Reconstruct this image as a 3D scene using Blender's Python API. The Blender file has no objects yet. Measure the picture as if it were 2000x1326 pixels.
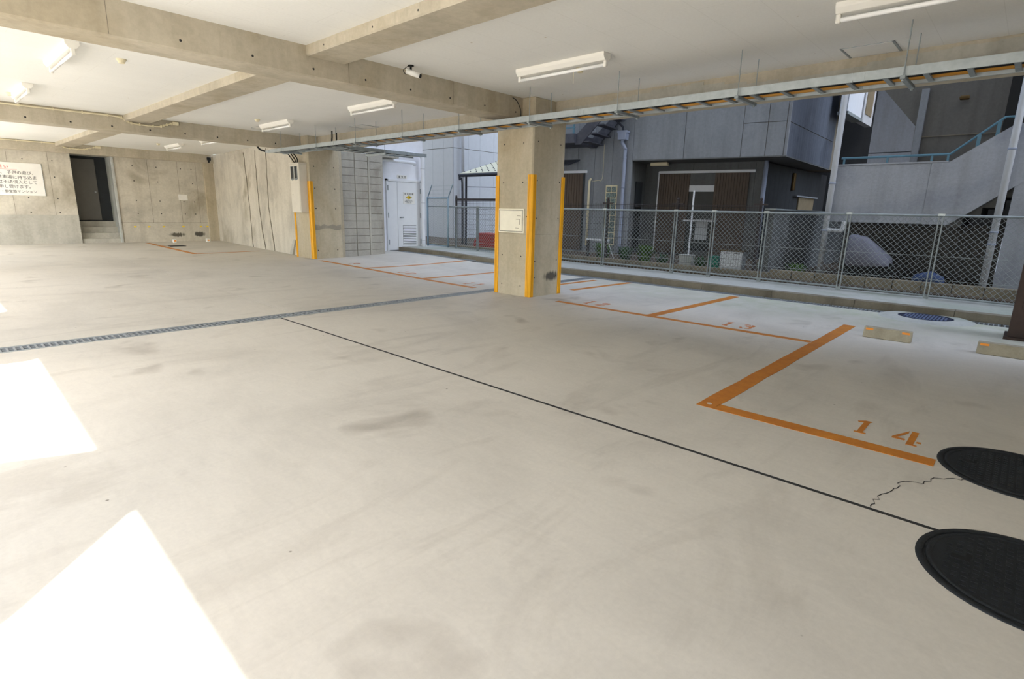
import bpy, math, random
from mathutils import Vector, Matrix

random.seed(7)
SC = bpy.context.scene
COL = SC.collection

# ------------------------------------------------------------------ camera
YAW, PITCH, ROLL, FPX, EYE = math.radians(47.2239), math.radians(13.196), math.radians(1.338), 1070.66, 1.3
fwd = Vector((math.sin(YAW) * math.cos(PITCH), math.cos(YAW) * math.cos(PITCH), -math.sin(PITCH)))
rgt = Vector((math.cos(YAW), -math.sin(YAW), 0))
upv = rgt.cross(fwd)
r2 = rgt * math.cos(ROLL) + upv * math.sin(ROLL)
u2 = upv * math.cos(ROLL) - rgt * math.sin(ROLL)
cam = bpy.data.cameras.new('camera')
cam.sensor_width = 36.0
cam.lens = FPX / 2000 * 36.0
cam.clip_start, cam.clip_end = 0.05, 300
camo = bpy.data.objects.new('camera', cam)
M = Matrix((r2, u2, -fwd)).transposed().to_4x4()
M.translation = (0, 0, EYE)
camo.matrix_world = M
COL.objects.link(camo)
SC.camera = camo

# ------------------------------------------------------------------ light
SUN_EL = math.radians(45)
SUN_DIR = Vector((0.76, 0.65, 0)).normalized() * math.cos(SUN_EL) + Vector((0, 0, -math.sin(SUN_EL)))
world = bpy.data.worlds.new('world')
SC.world = world
world.use_nodes = True
wn = world.node_tree.nodes
wl = world.node_tree.links
sky = wn.new('ShaderNodeTexSky')
sky.sky_type = 'NISHITA'
sky.sun_disc = False
sky.sun_elevation = SUN_EL
sky.sun_rotation = math.atan2(-SUN_DIR.x, -SUN_DIR.y)
sky.altitude = 50
sky.air_density = 1.0
sky.dust_density = 2.0
wn['Background'].inputs[1].default_value = 0.42
hsv = wn.new('ShaderNodeHueSaturation')
hsv.inputs['Saturation'].default_value = 0.6
wl.new(sky.outputs[0], hsv.inputs['Color'])
wl.new(hsv.outputs[0], wn['Background'].inputs[0])
sl = bpy.data.lights.new('sun', 'SUN')
sl.energy = 7.2
sl.angle = math.radians(0.53)
sl.color = (1.0, 0.985, 0.965)
so = bpy.data.objects.new('sun', sl)
so.rotation_euler = SUN_DIR.to_track_quat('-Z', 'Y').to_euler()
so.location = (-10, -10, 20)
COL.objects.link(so)
SC.view_settings.view_transform = 'Standard'
SC.view_settings.look = 'None'
SC.view_settings.gamma = 1.0
SC.view_settings.use_curve_mapping = False
SC.view_settings.exposure = 0.93
SC.cycles.max_bounces = 9
SC.cycles.diffuse_bounces = 7
SC.cycles.glossy_bounces = 3
SC.cycles.transmission_bounces = 2


# ------------------------------------------------------------------ materials
def srgb(r, g, b):
    f = lambda c: c / 12.92 if c <= 0.04045 else ((c + 0.055) / 1.055) ** 2.4
    return (f(r / 255), f(g / 255), f(b / 255), 1)


class G:
    def __init__(s, name):
        s.m = bpy.data.materials.new(name)
        s.m.use_nodes = True
        s.t = s.m.node_tree
        s.n = s.t.nodes
        s.b = s.n['Principled BSDF']

    def new(s, t, **kw):
        n = s.n.new(t)
        for k, v in kw.items():
            setattr(n, k, v)
        return n

    def link(s, a, b):
        s.t.links.new(a, b)

    def pos(s, scale=(1, 1, 1)):
        g = s.new('ShaderNodeNewGeometry')
        m = s.new('ShaderNodeMapping')
        m.inputs['Scale'].default_value = scale
        s.link(g.outputs['Position'], m.inputs['Vector'])
        return m.outputs[0]

    def noise(s, vec, scale, detail=5, rough=0.6, dist=0.0):
        n = s.new('ShaderNodeTexNoise')
        n.inputs['Scale'].default_value = scale
        n.inputs['Detail'].default_value = detail
        n.inputs['Roughness'].default_value = rough
        n.inputs['Distortion'].default_value = dist
        s.link(vec, n.inputs['Vector'])
        return n.outputs[0]

    def ramp(s, fac, stops):
        r = s.new('ShaderNodeValToRGB')
        while len(r.color_ramp.elements) < len(stops):
            r.color_ramp.elements.new(0.5)
        for e, (p, c) in zip(r.color_ramp.elements, stops):
            e.position = p
            e.color = c if len(c) == 4 else (*c, 1)
        s.link(fac, r.inputs[0])
        return r.outputs[0]

    def mix(s, fac, a, b, mode='MIX'):
        m = s.new('ShaderNodeMix', data_type='RGBA', blend_type=mode)
        for v, k in ((fac, 0), (a, 6), (b, 7)):
            if hasattr(v, 'links'):
                s.link(v, m.inputs[k])
            else:
                m.inputs[k].default_value = v
        return m.outputs[2]

    def math(s, op, a, b=0.0, clamp=False):
        m = s.new('ShaderNodeMath', operation=op, use_clamp=clamp)
        for v, k in ((a, 0), (b, 1)):
            if hasattr(v, 'links'):
                s.link(v, m.inputs[k])
            else:
                m.inputs[k].default_value = v
        return m.outputs[0]

    def bump(s, h, strength=0.2, dist=0.01):
        b = s.new('ShaderNodeBump')
        b.inputs['Strength'].default_value = strength
        b.inputs['Distance'].default_value = dist
        s.link(h, b.inputs['Height'])
        s.link(b.outputs[0], s.b.inputs['Normal'])

    def fin(s, col, rough=0.8, metal=0.0, spec=0.3):
        if hasattr(col, 'links'):
            s.link(col, s.b.inputs['Base Color'])
        else:
            s.b.inputs['Base Color'].default_value = col
        if hasattr(rough, 'links'):
            s.link(rough, s.b.inputs['Roughness'])
        else:
            s.b.inputs['Roughness'].default_value = rough
        s.b.inputs['Metallic'].default_value = metal
        s.b.inputs['Specular IOR Level'].default_value = spec
        return s.m


W1 = (1, 1, 1, 1)


def k(c, f):
    return (min(1, c[0] * f), min(1, c[1] * f), min(1, c[2] * f), 1)


def plain(name, c, rough=0.6, metal=0.0, var=0.12, sc=6.0, bump=0.0, spec=0.3):
    g = G(name)
    n = g.noise(g.pos(), sc, 5)
    col = g.ramp(n, [(0.3, k(c, 1 - var)), (0.7, k(c, 1 + var))])
    if bump:
        g.bump(g.noise(g.pos(), sc * 8, 4), bump, 0.005)
    return g.fin(col, rough, metal, spec)


def concrete(name, c, stain=0.25, stains_c=None, streak=True, bump=0.25, sc=1.0, pits=True):
    g = G(name)
    p = g.pos()
    big = g.noise(p, 0.9 * sc, 6, 0.62, 0.4)
    col = g.ramp(big, [(0.28, k(c, 1 - stain)), (0.5, c), (0.72, k(c, 1 + stain * 0.35))])
    if stains_c:
        sm = g.ramp(g.noise(p, 0.55 * sc, 4, 0.55, 1.2), [(0.52, (0, 0, 0, 1)), (0.66, W1)])
        col = g.mix(sm, col, g.mix(0.55, c, stains_c))
    fine = g.noise(p, 18 * sc, 5, 0.7)
    col = g.mix(0.8, col, g.ramp(fine, [(0.3, (0.86, 0.86, 0.85, 1)), (0.7, (1.06, 1.06, 1.06, 1))]), 'MULTIPLY')
    if streak:
        st = g.noise(g.pos((5, 5, 0.35)), 1.0, 4, 0.6)
        col = g.mix(0.6, col, g.ramp(st, [(0.35, (0.82, 0.81, 0.79, 1)), (0.55, W1)]), 'MULTIPLY')
    if pits:
        v = g.new('ShaderNodeTexVoronoi')
        v.inputs['Scale'].default_value = 14
        g.link(p, v.inputs['Vector'])
        pm = g.ramp(v.outputs['Distance'], [(0.035, (0.55, 0.53, 0.5, 1)), (0.06, W1)])
        col = g.mix(g.ramp(g.noise(p, 2.2, 2), [(0.5, (0, 0, 0, 1)), (0.62, W1)]), col, g.mix(1.0, col, pm, 'MULTIPLY'))
    g.bump(fine, bump, 0.006)
    return g.fin(col, 0.85, 0, 0.25)


MAT = {}
MAT['beam'] = concrete('beam_concrete', srgb(190, 181, 162), 0.18, srgb(168, 155, 130))
MAT['pillar'] = concrete('pillar_concrete', srgb(192, 182, 160), 0.16, srgb(172, 157, 128))
def add_scuff(mat, centre, size, c):
    """a rubbed tyre mark with its own outline on a concrete face"""
    g = G.__new__(G)
    g.m, g.t, g.n = mat, mat.node_tree, mat.node_tree.nodes
    g.b = g.n['Principled BSDF']
    old = g.b.inputs['Base Color'].links[0].from_socket
    geo = g.new('ShaderNodeNewGeometry')
    mp = g.new('ShaderNodeMapping')
    mp.vector_type = 'TEXTURE'
    mp.inputs['Location'].default_value = centre
    mp.inputs['Scale'].default_value = size
    g.link(geo.outputs['Position'], mp.inputs['Vector'])
    ln = g.new('ShaderNodeVectorMath', operation='LENGTH')
    g.link(mp.outputs[0], ln.inputs[0])
    d = g.math('ADD', ln.outputs['Value'], g.math('MULTIPLY', g.noise(g.pos((20, 20, 3)), 1.0, 4), 0.9))
    f = g.ramp(d, [(0.75, W1), (1.0, (0, 0, 0, 1))])
    g.link(g.mix(f, old, c), g.b.inputs['Base Color'])


add_scuff(MAT['pillar'], (6.86, 5.53, 0.30), (0.42, 0.12, 0.17), srgb(92, 88, 80))
MAT['wall'] = concrete('wall_concrete', srgb(204, 198, 184), 0.3, srgb(142, 131, 108))
add_scuff(MAT['wall'], (5.98, 20.885, 0.27), (0.5, 0.3, 0.15), srgb(104, 99, 88))
add_scuff(MAT['wall'], (6.66, 20.885, 0.28), (0.34, 0.3, 0.17), srgb(92, 88, 80))
MAT['render'] = concrete('wall_base_render', srgb(186, 183, 172), 0.18, srgb(156, 154, 142))
MAT['block'] = concrete('block_concrete', srgb(176, 173, 164), 0.2, srgb(140, 134, 122), sc=2.0, bump=0.5)
MAT['mortar'] = plain('mortar', srgb(126, 119, 106), 0.9)
MAT['band'] = plain('repair_mortar', srgb(150, 143, 128), 0.9, var=0.15)
MAT['pale_mortar'] = plain('pale_mortar', srgb(148, 143, 132), 0.9)
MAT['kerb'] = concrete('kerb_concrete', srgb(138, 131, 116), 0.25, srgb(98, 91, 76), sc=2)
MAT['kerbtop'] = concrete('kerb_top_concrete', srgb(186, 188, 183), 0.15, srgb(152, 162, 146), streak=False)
MAT['gardenwall'] = concrete('garden_wall_concrete', srgb(140, 132, 114), 0.28, srgb(95, 90, 72), sc=2.2)
MAT['facade_white'] = concrete('outer_wall', srgb(200, 195, 185), 0.08, streak=False, pits=False)
MAT['soil'] = plain('soil', srgb(84, 74, 62), 0.95, var=0.35, sc=9, bump=0.6)
MAT['street'] = plain('street_concrete', srgb(212, 208, 200), 0.9, var=0.06)


def mk_floor():
    g = G('floor_concrete')
    p = g.pos()
    c = srgb(207, 202, 192)
    big = g.noise(p, 0.55, 6, 0.6, 0.6)
    col = g.ramp(big, [(0.3, k(c, 0.86)), (0.5, c), (0.7, k(c, 1.05))])
    # trowel swirls and tyre smudges lying across the driving lane
    sm = g.noise(g.pos((0.35, 1.1, 1)), 1.6, 6, 0.62, 1.6)
    col = g.mix(0.75, col, g.ramp(sm, [(0.32, (0.82, 0.81, 0.80, 1)), (0.46, W1)]), 'MULTIPLY')
    sw = g.noise(g.pos((1.6, 0.5, 1)), 4.0, 6, 0.7, 2.4)
    col = g.mix(0.32, col, g.ramp(sw, [(0.3, (0.86, 0.86, 0.86, 1)), (0.6, (1.04, 1.04, 1.03, 1))]), 'MULTIPLY')
    fine = g.noise(p, 45, 4, 0.7)
    col = g.mix(0.7, col, g.ramp(fine, [(0.3, (0.93, 0.93, 0.93, 1)), (0.7, (1.04, 1.04, 1.04, 1))]), 'MULTIPLY')
    # dark parking smudges
    v = g.noise(p, 1.3, 3, 0.5, 0.3)
    col = g.mix(0.8, col, g.ramp(v, [(0.26, (0.62, 0.6, 0.58, 1)), (0.36, W1)]), 'MULTIPLY')
    # specks
    vo = g.new('ShaderNodeTexVoronoi')
    vo.inputs['Scale'].default_value = 3.3
    g.link(p, vo.inputs['Vector'])
    col = g.mix(1.0, col, g.ramp(vo.outputs['Distance'], [(0.018, (0.4, 0.38, 0.35, 1)), (0.03, W1)]), 'MULTIPLY')
    # green algae film growing along the gutter
    sx = g.new('ShaderNodeSeparateXYZ')
    geo = g.new('ShaderNodeNewGeometry')
    g.link(geo.outputs['Position'], sx.inputs[0])
    edge = g.math('ADD', sx.outputs[0], g.math('MULTIPLY', g.noise(p, 1.4, 5), 2.4))
    am = g.ramp(g.math('DIVIDE', g.math('SUBTRACT', edge, 8.6), 1.6, True), [(0.0, (0, 0, 0, 1)), (1.0, (0.7, 0.7, 0.7, 1))])
    south = g.ramp(g.math('DIVIDE', sx.outputs[1], 8.0, True), [(0.35, W1), (0.95, (0.1, 0.1, 0.1, 1))])
    am = g.mix(1.0, am, south, 'MULTIPLY')
    alg = g.ramp(g.noise(p, 3.0, 5, 0.7), [(0.35, srgb(172, 182, 152)), (0.65, srgb(204, 206, 196))])
    col = g.mix(am, col, alg)
    g.bump(g.noise(p, 30, 5, 0.7), 0.12, 0.004)
    rough = g.ramp(sm, [(0.3, (0.5, 0.5, 0.5, 1)), (0.6, (0.68, 0.68, 0.68, 1))])
    return g.fin(col, rough, 0, 0.35)


def mk_ceiling():
    g = G('ceiling_white_board')
    p = g.pos()
    c = srgb(238, 237, 232)
    col = g.ramp(g.noise(p, 0.7, 5), [(0.3, k(c, 0.94)), (0.7, c)])
    col = g.mix(0.6, col, g.ramp(g.noise(p, 40, 3), [(0.3, (0.95, 0.95, 0.95, 1)), (0.7, (1.02, 1.02, 1.02, 1))]), 'MULTIPLY')
    # small rust and dirt specks
    vo = g.new('ShaderNodeTexVoronoi')
    vo.inputs['Scale'].default_value = 2.6
    g.link(p, vo.inputs['Vector'])
    col = g.mix(1.0, col, g.ramp(vo.outputs['Distance'], [(0.02, (0.7, 0.62, 0.52, 1)), (0.035, W1)]), 'MULTIPLY')
    br = g.new('ShaderNodeTexBrick')
    br.inputs['Scale'].default_value = 1.0
    br.inputs['Mortar Size'].default_value = 0.0025
    br.inputs['Mortar Smooth'].default_value = 0.0
    br.inputs['Brick Width'].default_value = 1.82
    br.inputs['Row Height'].default_value = 0.455
    br.inputs['Color1'].default_value = br.inputs['Color2'].default_value = W1
    br.inputs['Mortar'].default_value = (0.91, 0.91, 0.90, 1)
    mp = g.pos()
    g.link(mp, br.inputs['Vector'])
    col = g.mix(1.0, col, br.outputs[0], 'MULTIPLY')
    return g.fin(col, 0.9, 0, 0.2)


MAT['floor'] = mk_floor()
MAT['ceiling'] = mk_ceiling()


def mk_paint():
    g = G('orange_floor_paint')
    p = g.pos()
    n = g.noise(p, 7, 6, 0.7)
    a, b = srgb(206, 134, 46), srgb(182, 110, 44)
    col = g.ramp(n, [(0.3, b), (0.7, a)])
    worn = g.ramp(g.noise(p, 22, 6, 0.8), [(0.26, W1), (0.36, (0, 0, 0, 1))])
    col = g.mix(g.mix(1.0, worn, (0.55, 0.55, 0.55, 1), 'MULTIPLY'), col, srgb(198, 188, 170))
    far = g.new('ShaderNodeSeparateXYZ')
    geo = g.new('ShaderNodeNewGeometry')
    g.link(geo.outputs['Position'], far.inputs[0])
    return g.fin(col, 0.6, 0, 0.35)


MAT['paint'] = mk_paint()
MAT['paint_faded'] = plain('faded_orange_floor_paint', srgb(196, 120, 66), 0.65, var=0.18, sc=9)
MAT['guard'] = plain('yellow_plastic', srgb(240, 176, 28), 0.45, var=0.06, spec=0.45)
MAT['guard_dark'] = plain('yellow_plastic_groove', srgb(200, 138, 14), 0.5, var=0.05)
MAT['galv'] = plain('galvanised_steel', srgb(176, 184, 186), 0.4, 0.55, 0.1, 14)
MAT['galv_dull'] = plain('dull_galvanised_steel', srgb(150, 158, 160), 0.55, 0.35, 0.15, 14)
MAT['grate'] = plain('grating_steel', srgb(150, 156, 160), 0.5, 0.2, 0.15, 10)
MAT['dark'] = plain('dark_void', srgb(30, 32, 34), 0.9)
MAT['sealant'] = plain('joint_sealant', srgb(48, 48, 48), 0.8)
MAT['iron'] = plain('cast_iron', srgb(40, 43, 46), 0.55, 0.3, 0.2, 20, 0.4)
MAT['iron_rib'] = plain('worn_rib_iron', srgb(104, 118, 150), 0.45, 0.3, 0.2, 14)
MAT['iron_blue'] = plain('blue_grey_cast_iron', srgb(44, 52, 76), 0.5, 0.3, 0.2, 14)
MAT['white'] = plain('white_paint', srgb(236, 234, 228), 0.45, var=0.03)
MAT['lamp_white'] = plain('lamp_enamel', srgb(236, 233, 224), 0.4, var=0.02)
MAT['tube'] = plain('fluorescent_tube', srgb(248, 248, 246), 0.15, var=0.01, spec=0.6)
MAT['cream'] = plain('cream_plastic', srgb(222, 212, 180), 0.5, var=0.05)
MAT['black'] = plain('black_rubber', srgb(26, 27, 28), 0.6)
MAT['red'] = plain('red_plastic', srgb(176, 52, 46), 0.5)
MAT['redprint'] = plain('red_print', srgb(205, 60, 55), 0.6, var=0.03)
MAT['blackprint'] = plain('black_print', srgb(40, 44, 48), 0.6, var=0.03)
MAT['yellowprint'] = plain('yellow_print', srgb(245, 210, 50), 0.6, var=0.03)
MAT['orange_cable'] = plain('orange_cable', srgb(186, 134, 56), 0.5, var=0.1)
MAT['door_grey'] = plain('dark_grey_door', srgb(112, 110, 106), 0.5, var=0.05)
MAT['door_frame'] = plain('dark_door_frame', srgb(48, 52, 56), 0.5)
MAT['shed_white'] = plain('white_enamel_door', srgb(232, 234, 236), 0.4, var=0.02)
MAT['hatch_white'] = plain('ivory_enamel', srgb(238, 232, 212), 0.35, var=0.05, spec=0.5)
MAT['beige_box'] = plain('beige_steel', srgb(214, 208, 194), 0.5, var=0.03)
MAT['glass_dark'] = plain('dark_glass', srgb(40, 44, 46), 0.3, spec=0.25)
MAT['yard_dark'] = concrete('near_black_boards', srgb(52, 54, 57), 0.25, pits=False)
MAT['divider'] = concrete('dirty_divider_concrete', srgb(98, 100, 101), 0.35, srgb(64, 66, 66), sc=1.6, pits=False)
MAT['brown_steel'] = plain('dark_brown_steel', srgb(66, 52, 46), 0.5, 0.2, 0.2)
MAT['brown'] = plain('brown_shutter', srgb(92, 80, 70), 0.6, var=0.07)
MAT['brown_dark'] = plain('brown_shutter_groove', srgb(86, 68, 58), 0.6)
MAT['house'] = concrete('house_wall_panel', srgb(141, 146, 153), 0.08, srgb(125, 129, 136), pits=False, bump=0.12, sc=0.8)
MAT['house_dark'] = concrete('corrugated_dark_cladding', srgb(96, 102, 114), 0.25, srgb(62, 68, 80), pits=False)
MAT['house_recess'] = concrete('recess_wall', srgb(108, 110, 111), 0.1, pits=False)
MAT['stucco'] = concrete('stucco_wall', srgb(172, 177, 186), 0.1, srgb(146, 152, 166), pits=False, bump=0.8, sc=1.2)
MAT['stair_wall'] = concrete('beige_stair_wall', srgb(108, 107, 104), 0.12, pits=False)
MAT['light_wall'] = concrete('pale_wall', srgb(196, 202, 214), 0.08, pits=False)
MAT['panel_shaded'] = plain('metal_panel_shaded_side', srgb(176, 178, 180), 0.5, var=0.03)  # darker copy of the panel colour, shade painted on the left face
MAT['panel_lit'] = plain('metal_panel_lit_side', srgb(208, 214, 222), 0.5, var=0.03)  # lighter copy of the panel colour, light painted on the right face
MAT['white_wall'] = plain('bright_white_wall', srgb(238, 240, 246), 0.6, var=0.03)
MAT['bluesteel'] = plain('light_blue_paint', srgb(92, 130, 148), 0.5, 0.1, 0.1)
MAT['blue_galv'] = plain('blue_grey_galvanised', srgb(140, 160, 172), 0.45, 0.3, 0.1)
MAT['pvc'] = plain('pale_grey_pvc', srgb(196, 200, 206), 0.45, var=0.06)
MAT['pvc_blue'] = plain('blue_grey_pvc', srgb(150, 160, 182), 0.45, var=0.06)
MAT['pvc_white'] = plain('white_pvc', srgb(226, 230, 236), 0.4, var=0.03)
MAT['darkfence'] = plain('dark_brown_fence', srgb(62, 56, 56), 0.5, 0.2)
MAT['cover'] = plain('grey_fabric_cover', srgb(116, 118, 132), 0.85, var=0.1)
MAT['bluesheet'] = plain('blue_tarpaulin', srgb(52, 70, 108), 0.6)
MAT['green'] = plain('green_plastic', srgb(36, 120, 98), 0.5)
MAT['leaf'] = plain('leaf_green', srgb(84, 118, 56), 0.6, var=0.35, sc=14)
MAT['leaf2'] = plain('leaf_dark_green', srgb(62, 96, 62), 0.6, var=0.35, sc=14)
MAT['wood'] = concrete('weathered_wheel_stop_concrete', srgb(172, 164, 144), 0.2, srgb(132, 124, 104), sc=3)
MAT['reflector'] = plain('orange_reflector', srgb(250, 150, 20), 0.3, spec=0.6)
MAT['brass'] = plain('brass_lamp', srgb(92, 74, 44), 0.4, 0.5)
MAT['shed_roof'] = plain('translucent_pale_roof', srgb(208, 208, 184), 0.5, var=0.05)
MAT['shed_dark'] = plain('dark_shed_frame', srgb(58, 62, 72), 0.5)
MAT['stair_steel'] = plain('rusty_dark_steel', srgb(84, 86, 96), 0.6, 0.2, 0.25)
MAT['window_light'] = plain('beige_lit_window', srgb(128, 116, 94), 0.6)  # flat beige stands in for the light of a lit window


def mk_glassblock():
    g = G('glass_block')
    p = g.pos()
    n = g.noise(p, 34, 3, 0.6)
    col = g.ramp(n, [(0.35, srgb(46, 66, 66)), (0.6, srgb(120, 140, 138))])
    g.bump(g.noise(p, 26, 3), 0.9, 0.02)
    return g.fin(col, 0.12, 0, 0.7)


MAT['glassblock'] = mk_glassblock()


# ------------------------------------------------------------------ mesh helpers
class MB:
    def __init__(s):
        s.v, s.f = [], []

    def add(s, vs, fs):
        o = len(s.v)
        s.v += [tuple(p) for p in vs]
        s.f += [tuple(i + o for i in f) for f in fs]
        return s

    def box(s, x0, x1, y0, y1, z0, z1):
        return s.add([(x0, y0, z0), (x1, y0, z0), (x1, y1, z0), (x0, y1, z0), (x0, y0, z1), (x1, y0, z1), (x1, y1, z1), (x0, y1, z1)],
                     [(0, 3, 2, 1), (4, 5, 6, 7), (0, 1, 5, 4), (1, 2, 6, 5), (2, 3, 7, 6), (3, 0, 4, 7)])

    def prism(s, poly, axis, a, b):
        """poly: 2-D outline; axis 0 -> (y,z), 1 -> (x,z), 2 -> (x,y)"""
        def P(p, t):
            return [(t, p[0], p[1]), (p[0], t, p[1]), (p[0], p[1], t)][axis]
        n = len(poly)
        fs = [tuple(range(n))[::-1], tuple(range(n, 2 * n))] + [(i, (i + 1) % n, n + (i + 1) % n, n + i) for i in range(n)]
        return s.add([P(p, a) for p in poly] + [P(p, b) for p in poly], fs)

    def tube(s, pts, r, n=8, caps=True):
        pts = [Vector(p) for p in pts]
        rings = []
        prev = None
        for i, p in enumerate(pts):
            d = (pts[min(i + 1, len(pts) - 1)] - pts[max(i - 1, 0)]).normalized()
            if prev is None:
                a = Vector((0, 0, 1)) if abs(d.z) < 0.9 else Vector((1, 0, 0))
                u = d.cross(a).normalized()
            else:
                u = (prev - d * prev.dot(d)).normalized()
            prev = u
            w = d.cross(u)
            rr = r[i] if isinstance(r, (list, tuple)) else r
            rings.append([p + (u * math.cos(2 * math.pi * j / n) + w * math.sin(2 * math.pi * j / n)) * rr for j in range(n)])
        vs = [q for ring in rings for q in ring]
        fs = [(i * n + j, i * n + (j + 1) % n, (i + 1) * n + (j + 1) % n, (i + 1) * n + j) for i in range(len(pts) - 1) for j in range(n)]
        if caps:
            fs += [tuple(range(n))[::-1], tuple((len(pts) - 1) * n + j for j in range(n))]
        return s.add(vs, fs)

    def disc(s, c, r, z0, z1, n=32, r1=None):
        r1 = r if r1 is None else r1
        a = [(c[0] + r * math.cos(2 * math.pi * i / n), c[1] + r * math.sin(2 * math.pi * i / n), z0) for i in range(n)]
        b = [(c[0] + r1 * math.cos(2 * math.pi * i / n), c[1] + r1 * math.sin(2 * math.pi * i / n), z1) for i in range(n)]
        return s.add(a + b, [tuple(range(n))[::-1], tuple(range(n, 2 * n))] + [(i, (i + 1) % n, n + (i + 1) % n, n + i) for i in range(n)])

    def build(s, name, mat, parent=None, bevel=0.0, smooth=False, label=None, kind=None, seg=1):
        off = Vector((0, 0, 0))
        if parent is not None and 'abs' in parent:
            off = Vector(parent['abs'])
        me = bpy.data.meshes.new(name)
        me.from_pydata([(x - off.x, y - off.y, z - off.z) for x, y, z in s.v], [], s.f)
        me.materials.append(MAT[mat])
        if smooth:
            for p in me.polygons:
                p.use_smooth = len(p.vertices) == 4
        me.update()
        o = bpy.data.objects.new(name, me)
        COL.objects.link(o)
        if parent is not None:
            o.parent = parent
            if 'abs' in parent:
                o['abs'] = [0.0, 0.0, 0.0]
                o['abs'] = list(parent['abs'])
        if bevel:
            b = o.modifiers.new('bevel', 'BEVEL')
            b.width = bevel
            b.segments = seg
            b.limit_method = 'ANGLE'
        if label:
            o['label'] = label
        if kind:
            o['kind'] = kind
        return o


def B(*a):
    return MB().box(*a)


def T(pts, r, n=8):
    return MB().tube(pts, r, n)


def thing(name, loc, label, cat, group=None, rz=0.0, kind=None):
    """Empty at the base; parts given in world coordinates (rz=0) or in local ones (rz set -> use local=True)."""
    o = bpy.data.objects.new(name, None)
    COL.objects.link(o)
    o.location = loc
    o.rotation_euler = (0, 0, rz)
    o.empty_display_size = 0.1
    o['abs'] = [0.0, 0.0, 0.0] if rz else list(map(float, loc))
    tag(o, label, cat, group, kind)
    return o


def tag(o, label, cat=None, group=None, kind=None):
    o['label'] = label
    if cat:
        o['category'] = cat
    if group:
        o['group'] = group
    if kind:
        o['kind'] = kind
    return o


def struct(o, label):
    o['kind'] = 'structure'
    o['label'] = label
    return o


def dup(root, delta, label=None):
    r = root.copy()
    COL.objects.link(r)
    r.location = Vector(root.location) + Vector(delta)
    if label:
        r['label'] = label
    for ch in list(root.children):
        c = ch.copy()
        COL.objects.link(c)
        c.parent = r
        for gch in ch.children:
            d = gch.copy()
            COL.objects.link(d)
            d.parent = c
    return r


def text_mesh(name, body, size, mat, parent, origin, xdir, ydir, ext=0.0008, align='LEFT'):
    """flat lettering, baseline origin at `origin`, running along xdir with glyph tops along ydir"""
    cu = bpy.data.curves.new(name, 'FONT')
    cu.body = body
    cu.size = size
    cu.extrude = ext
    cu.align_x = align
    to = bpy.data.objects.new(name, cu)
    COL.objects.link(to)
    dg = bpy.context.evaluated_depsgraph_get()
    me = bpy.data.meshes.new_from_object(to.evaluated_get(dg))
    bpy.data.objects.remove(to)
    bpy.data.curves.remove(cu)
    x, y = Vector(xdir).normalized(), Vector(ydir).normalized()
    z = x.cross(y)
    m = Matrix((x, y, z)).transposed().to_4x4()
    off = Vector(parent['abs']) if parent is not None and 'abs' in parent else Vector((0, 0, 0))
    m.translation = Vector(origin) - off
    me.transform(m)
    me.materials.clear()
    me.materials.append(MAT[mat])
    o = bpy.data.objects.new(name, me)
    COL.objects.link(o)
    o.parent = parent
    return o


def sstep(t):
    t = max(0.0, min(1.0, t))
    return t * t * (3 - 2 * t)


def zf(x, y):
    """the slab rises a little towards the far bays and the utility door"""
    s = sstep((y - 7.0) / 5.5)
    return 0.05 * s + 0.06 * s * sstep((x - 7.6) / 2.0)


ZC = 2.90

# ------------------------------------------------------------------ floor
floor = struct(B(-1.75, 9.6, -12.2, 22.6, -0.3, -0.09).build('floor', 'dark'), 'pale concrete parking floor of the open ground level')


def slab(name, x0, x1, y0, y1, mat='floor', dx=0.7, fn=zf, parent=floor, bottom=-0.085):
    nx, ny = max(1, int((x1 - x0) / dx)), max(1, int((y1 - y0) / dx))
    m = MB()
    vs = [(x0 + (x1 - x0) * i / nx, y0 + (y1 - y0) * j / ny) for j in range(ny + 1) for i in range(nx + 1)]
    n = len(vs)
    fs = [(j * (nx + 1) + i, j * (nx + 1) + i + 1, (j + 1) * (nx + 1) + i + 1, (j + 1) * (nx + 1) + i) for j in range(ny) for i in range(nx)]
    rim = list(range(nx + 1)) + [j * (nx + 1) + nx for j in range(1, ny + 1)] + [ny * (nx + 1) + i for i in range(nx - 1, -1, -1)] + [j * (nx + 1) for j in range(ny - 1, 0, -1)]
    vv = [(x, y, fn(x, y)) for x, y in vs] + [(vs[i][0], vs[i][1], bottom) for i in rim]
    fs += [(rim[i], n + i, n + (i + 1) % len(rim), rim[(i + 1) % len(rim)]) for i in range(len(rim))]
    m.add(vv, fs)
    return m.build(name, mat, parent, smooth=False)


JX, JG = 2.82, 0.014
DY0, DY1 = 6.36, 6.58
GX0, GX1 = 9.29, 9.53
slab('floor_slab', -1.75, JX - JG, -12.2, DY0 - 0.01)
slab('floor_slab', JX + JG, GX0, -12.2, DY0 - 0.01)
slab('floor_slab', -1.75, 3.07 - 0.004, DY1 + 0.01, 21.4)
slab('floor_slab', 3.07 + 0.004, GX0, DY1 + 0.01, 21.4)
B(JX - JG, JX + JG, -0.02, DY0 - 0.01, -0.085, -0.0008).build('joint_sealant', 'sealant', floor, label='dark sealed expansion joint running down the floor')
B(3.066, 3.074, DY1 + 0.01, 20.9, -0.085, -0.004).build('joint_sealant', 'sealant', floor)
# gutter beyond
B(GX0, 9.56, -4.2, 14.0, -0.2, -0.075).build('gutter_bed', 'dark', floor)
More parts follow.
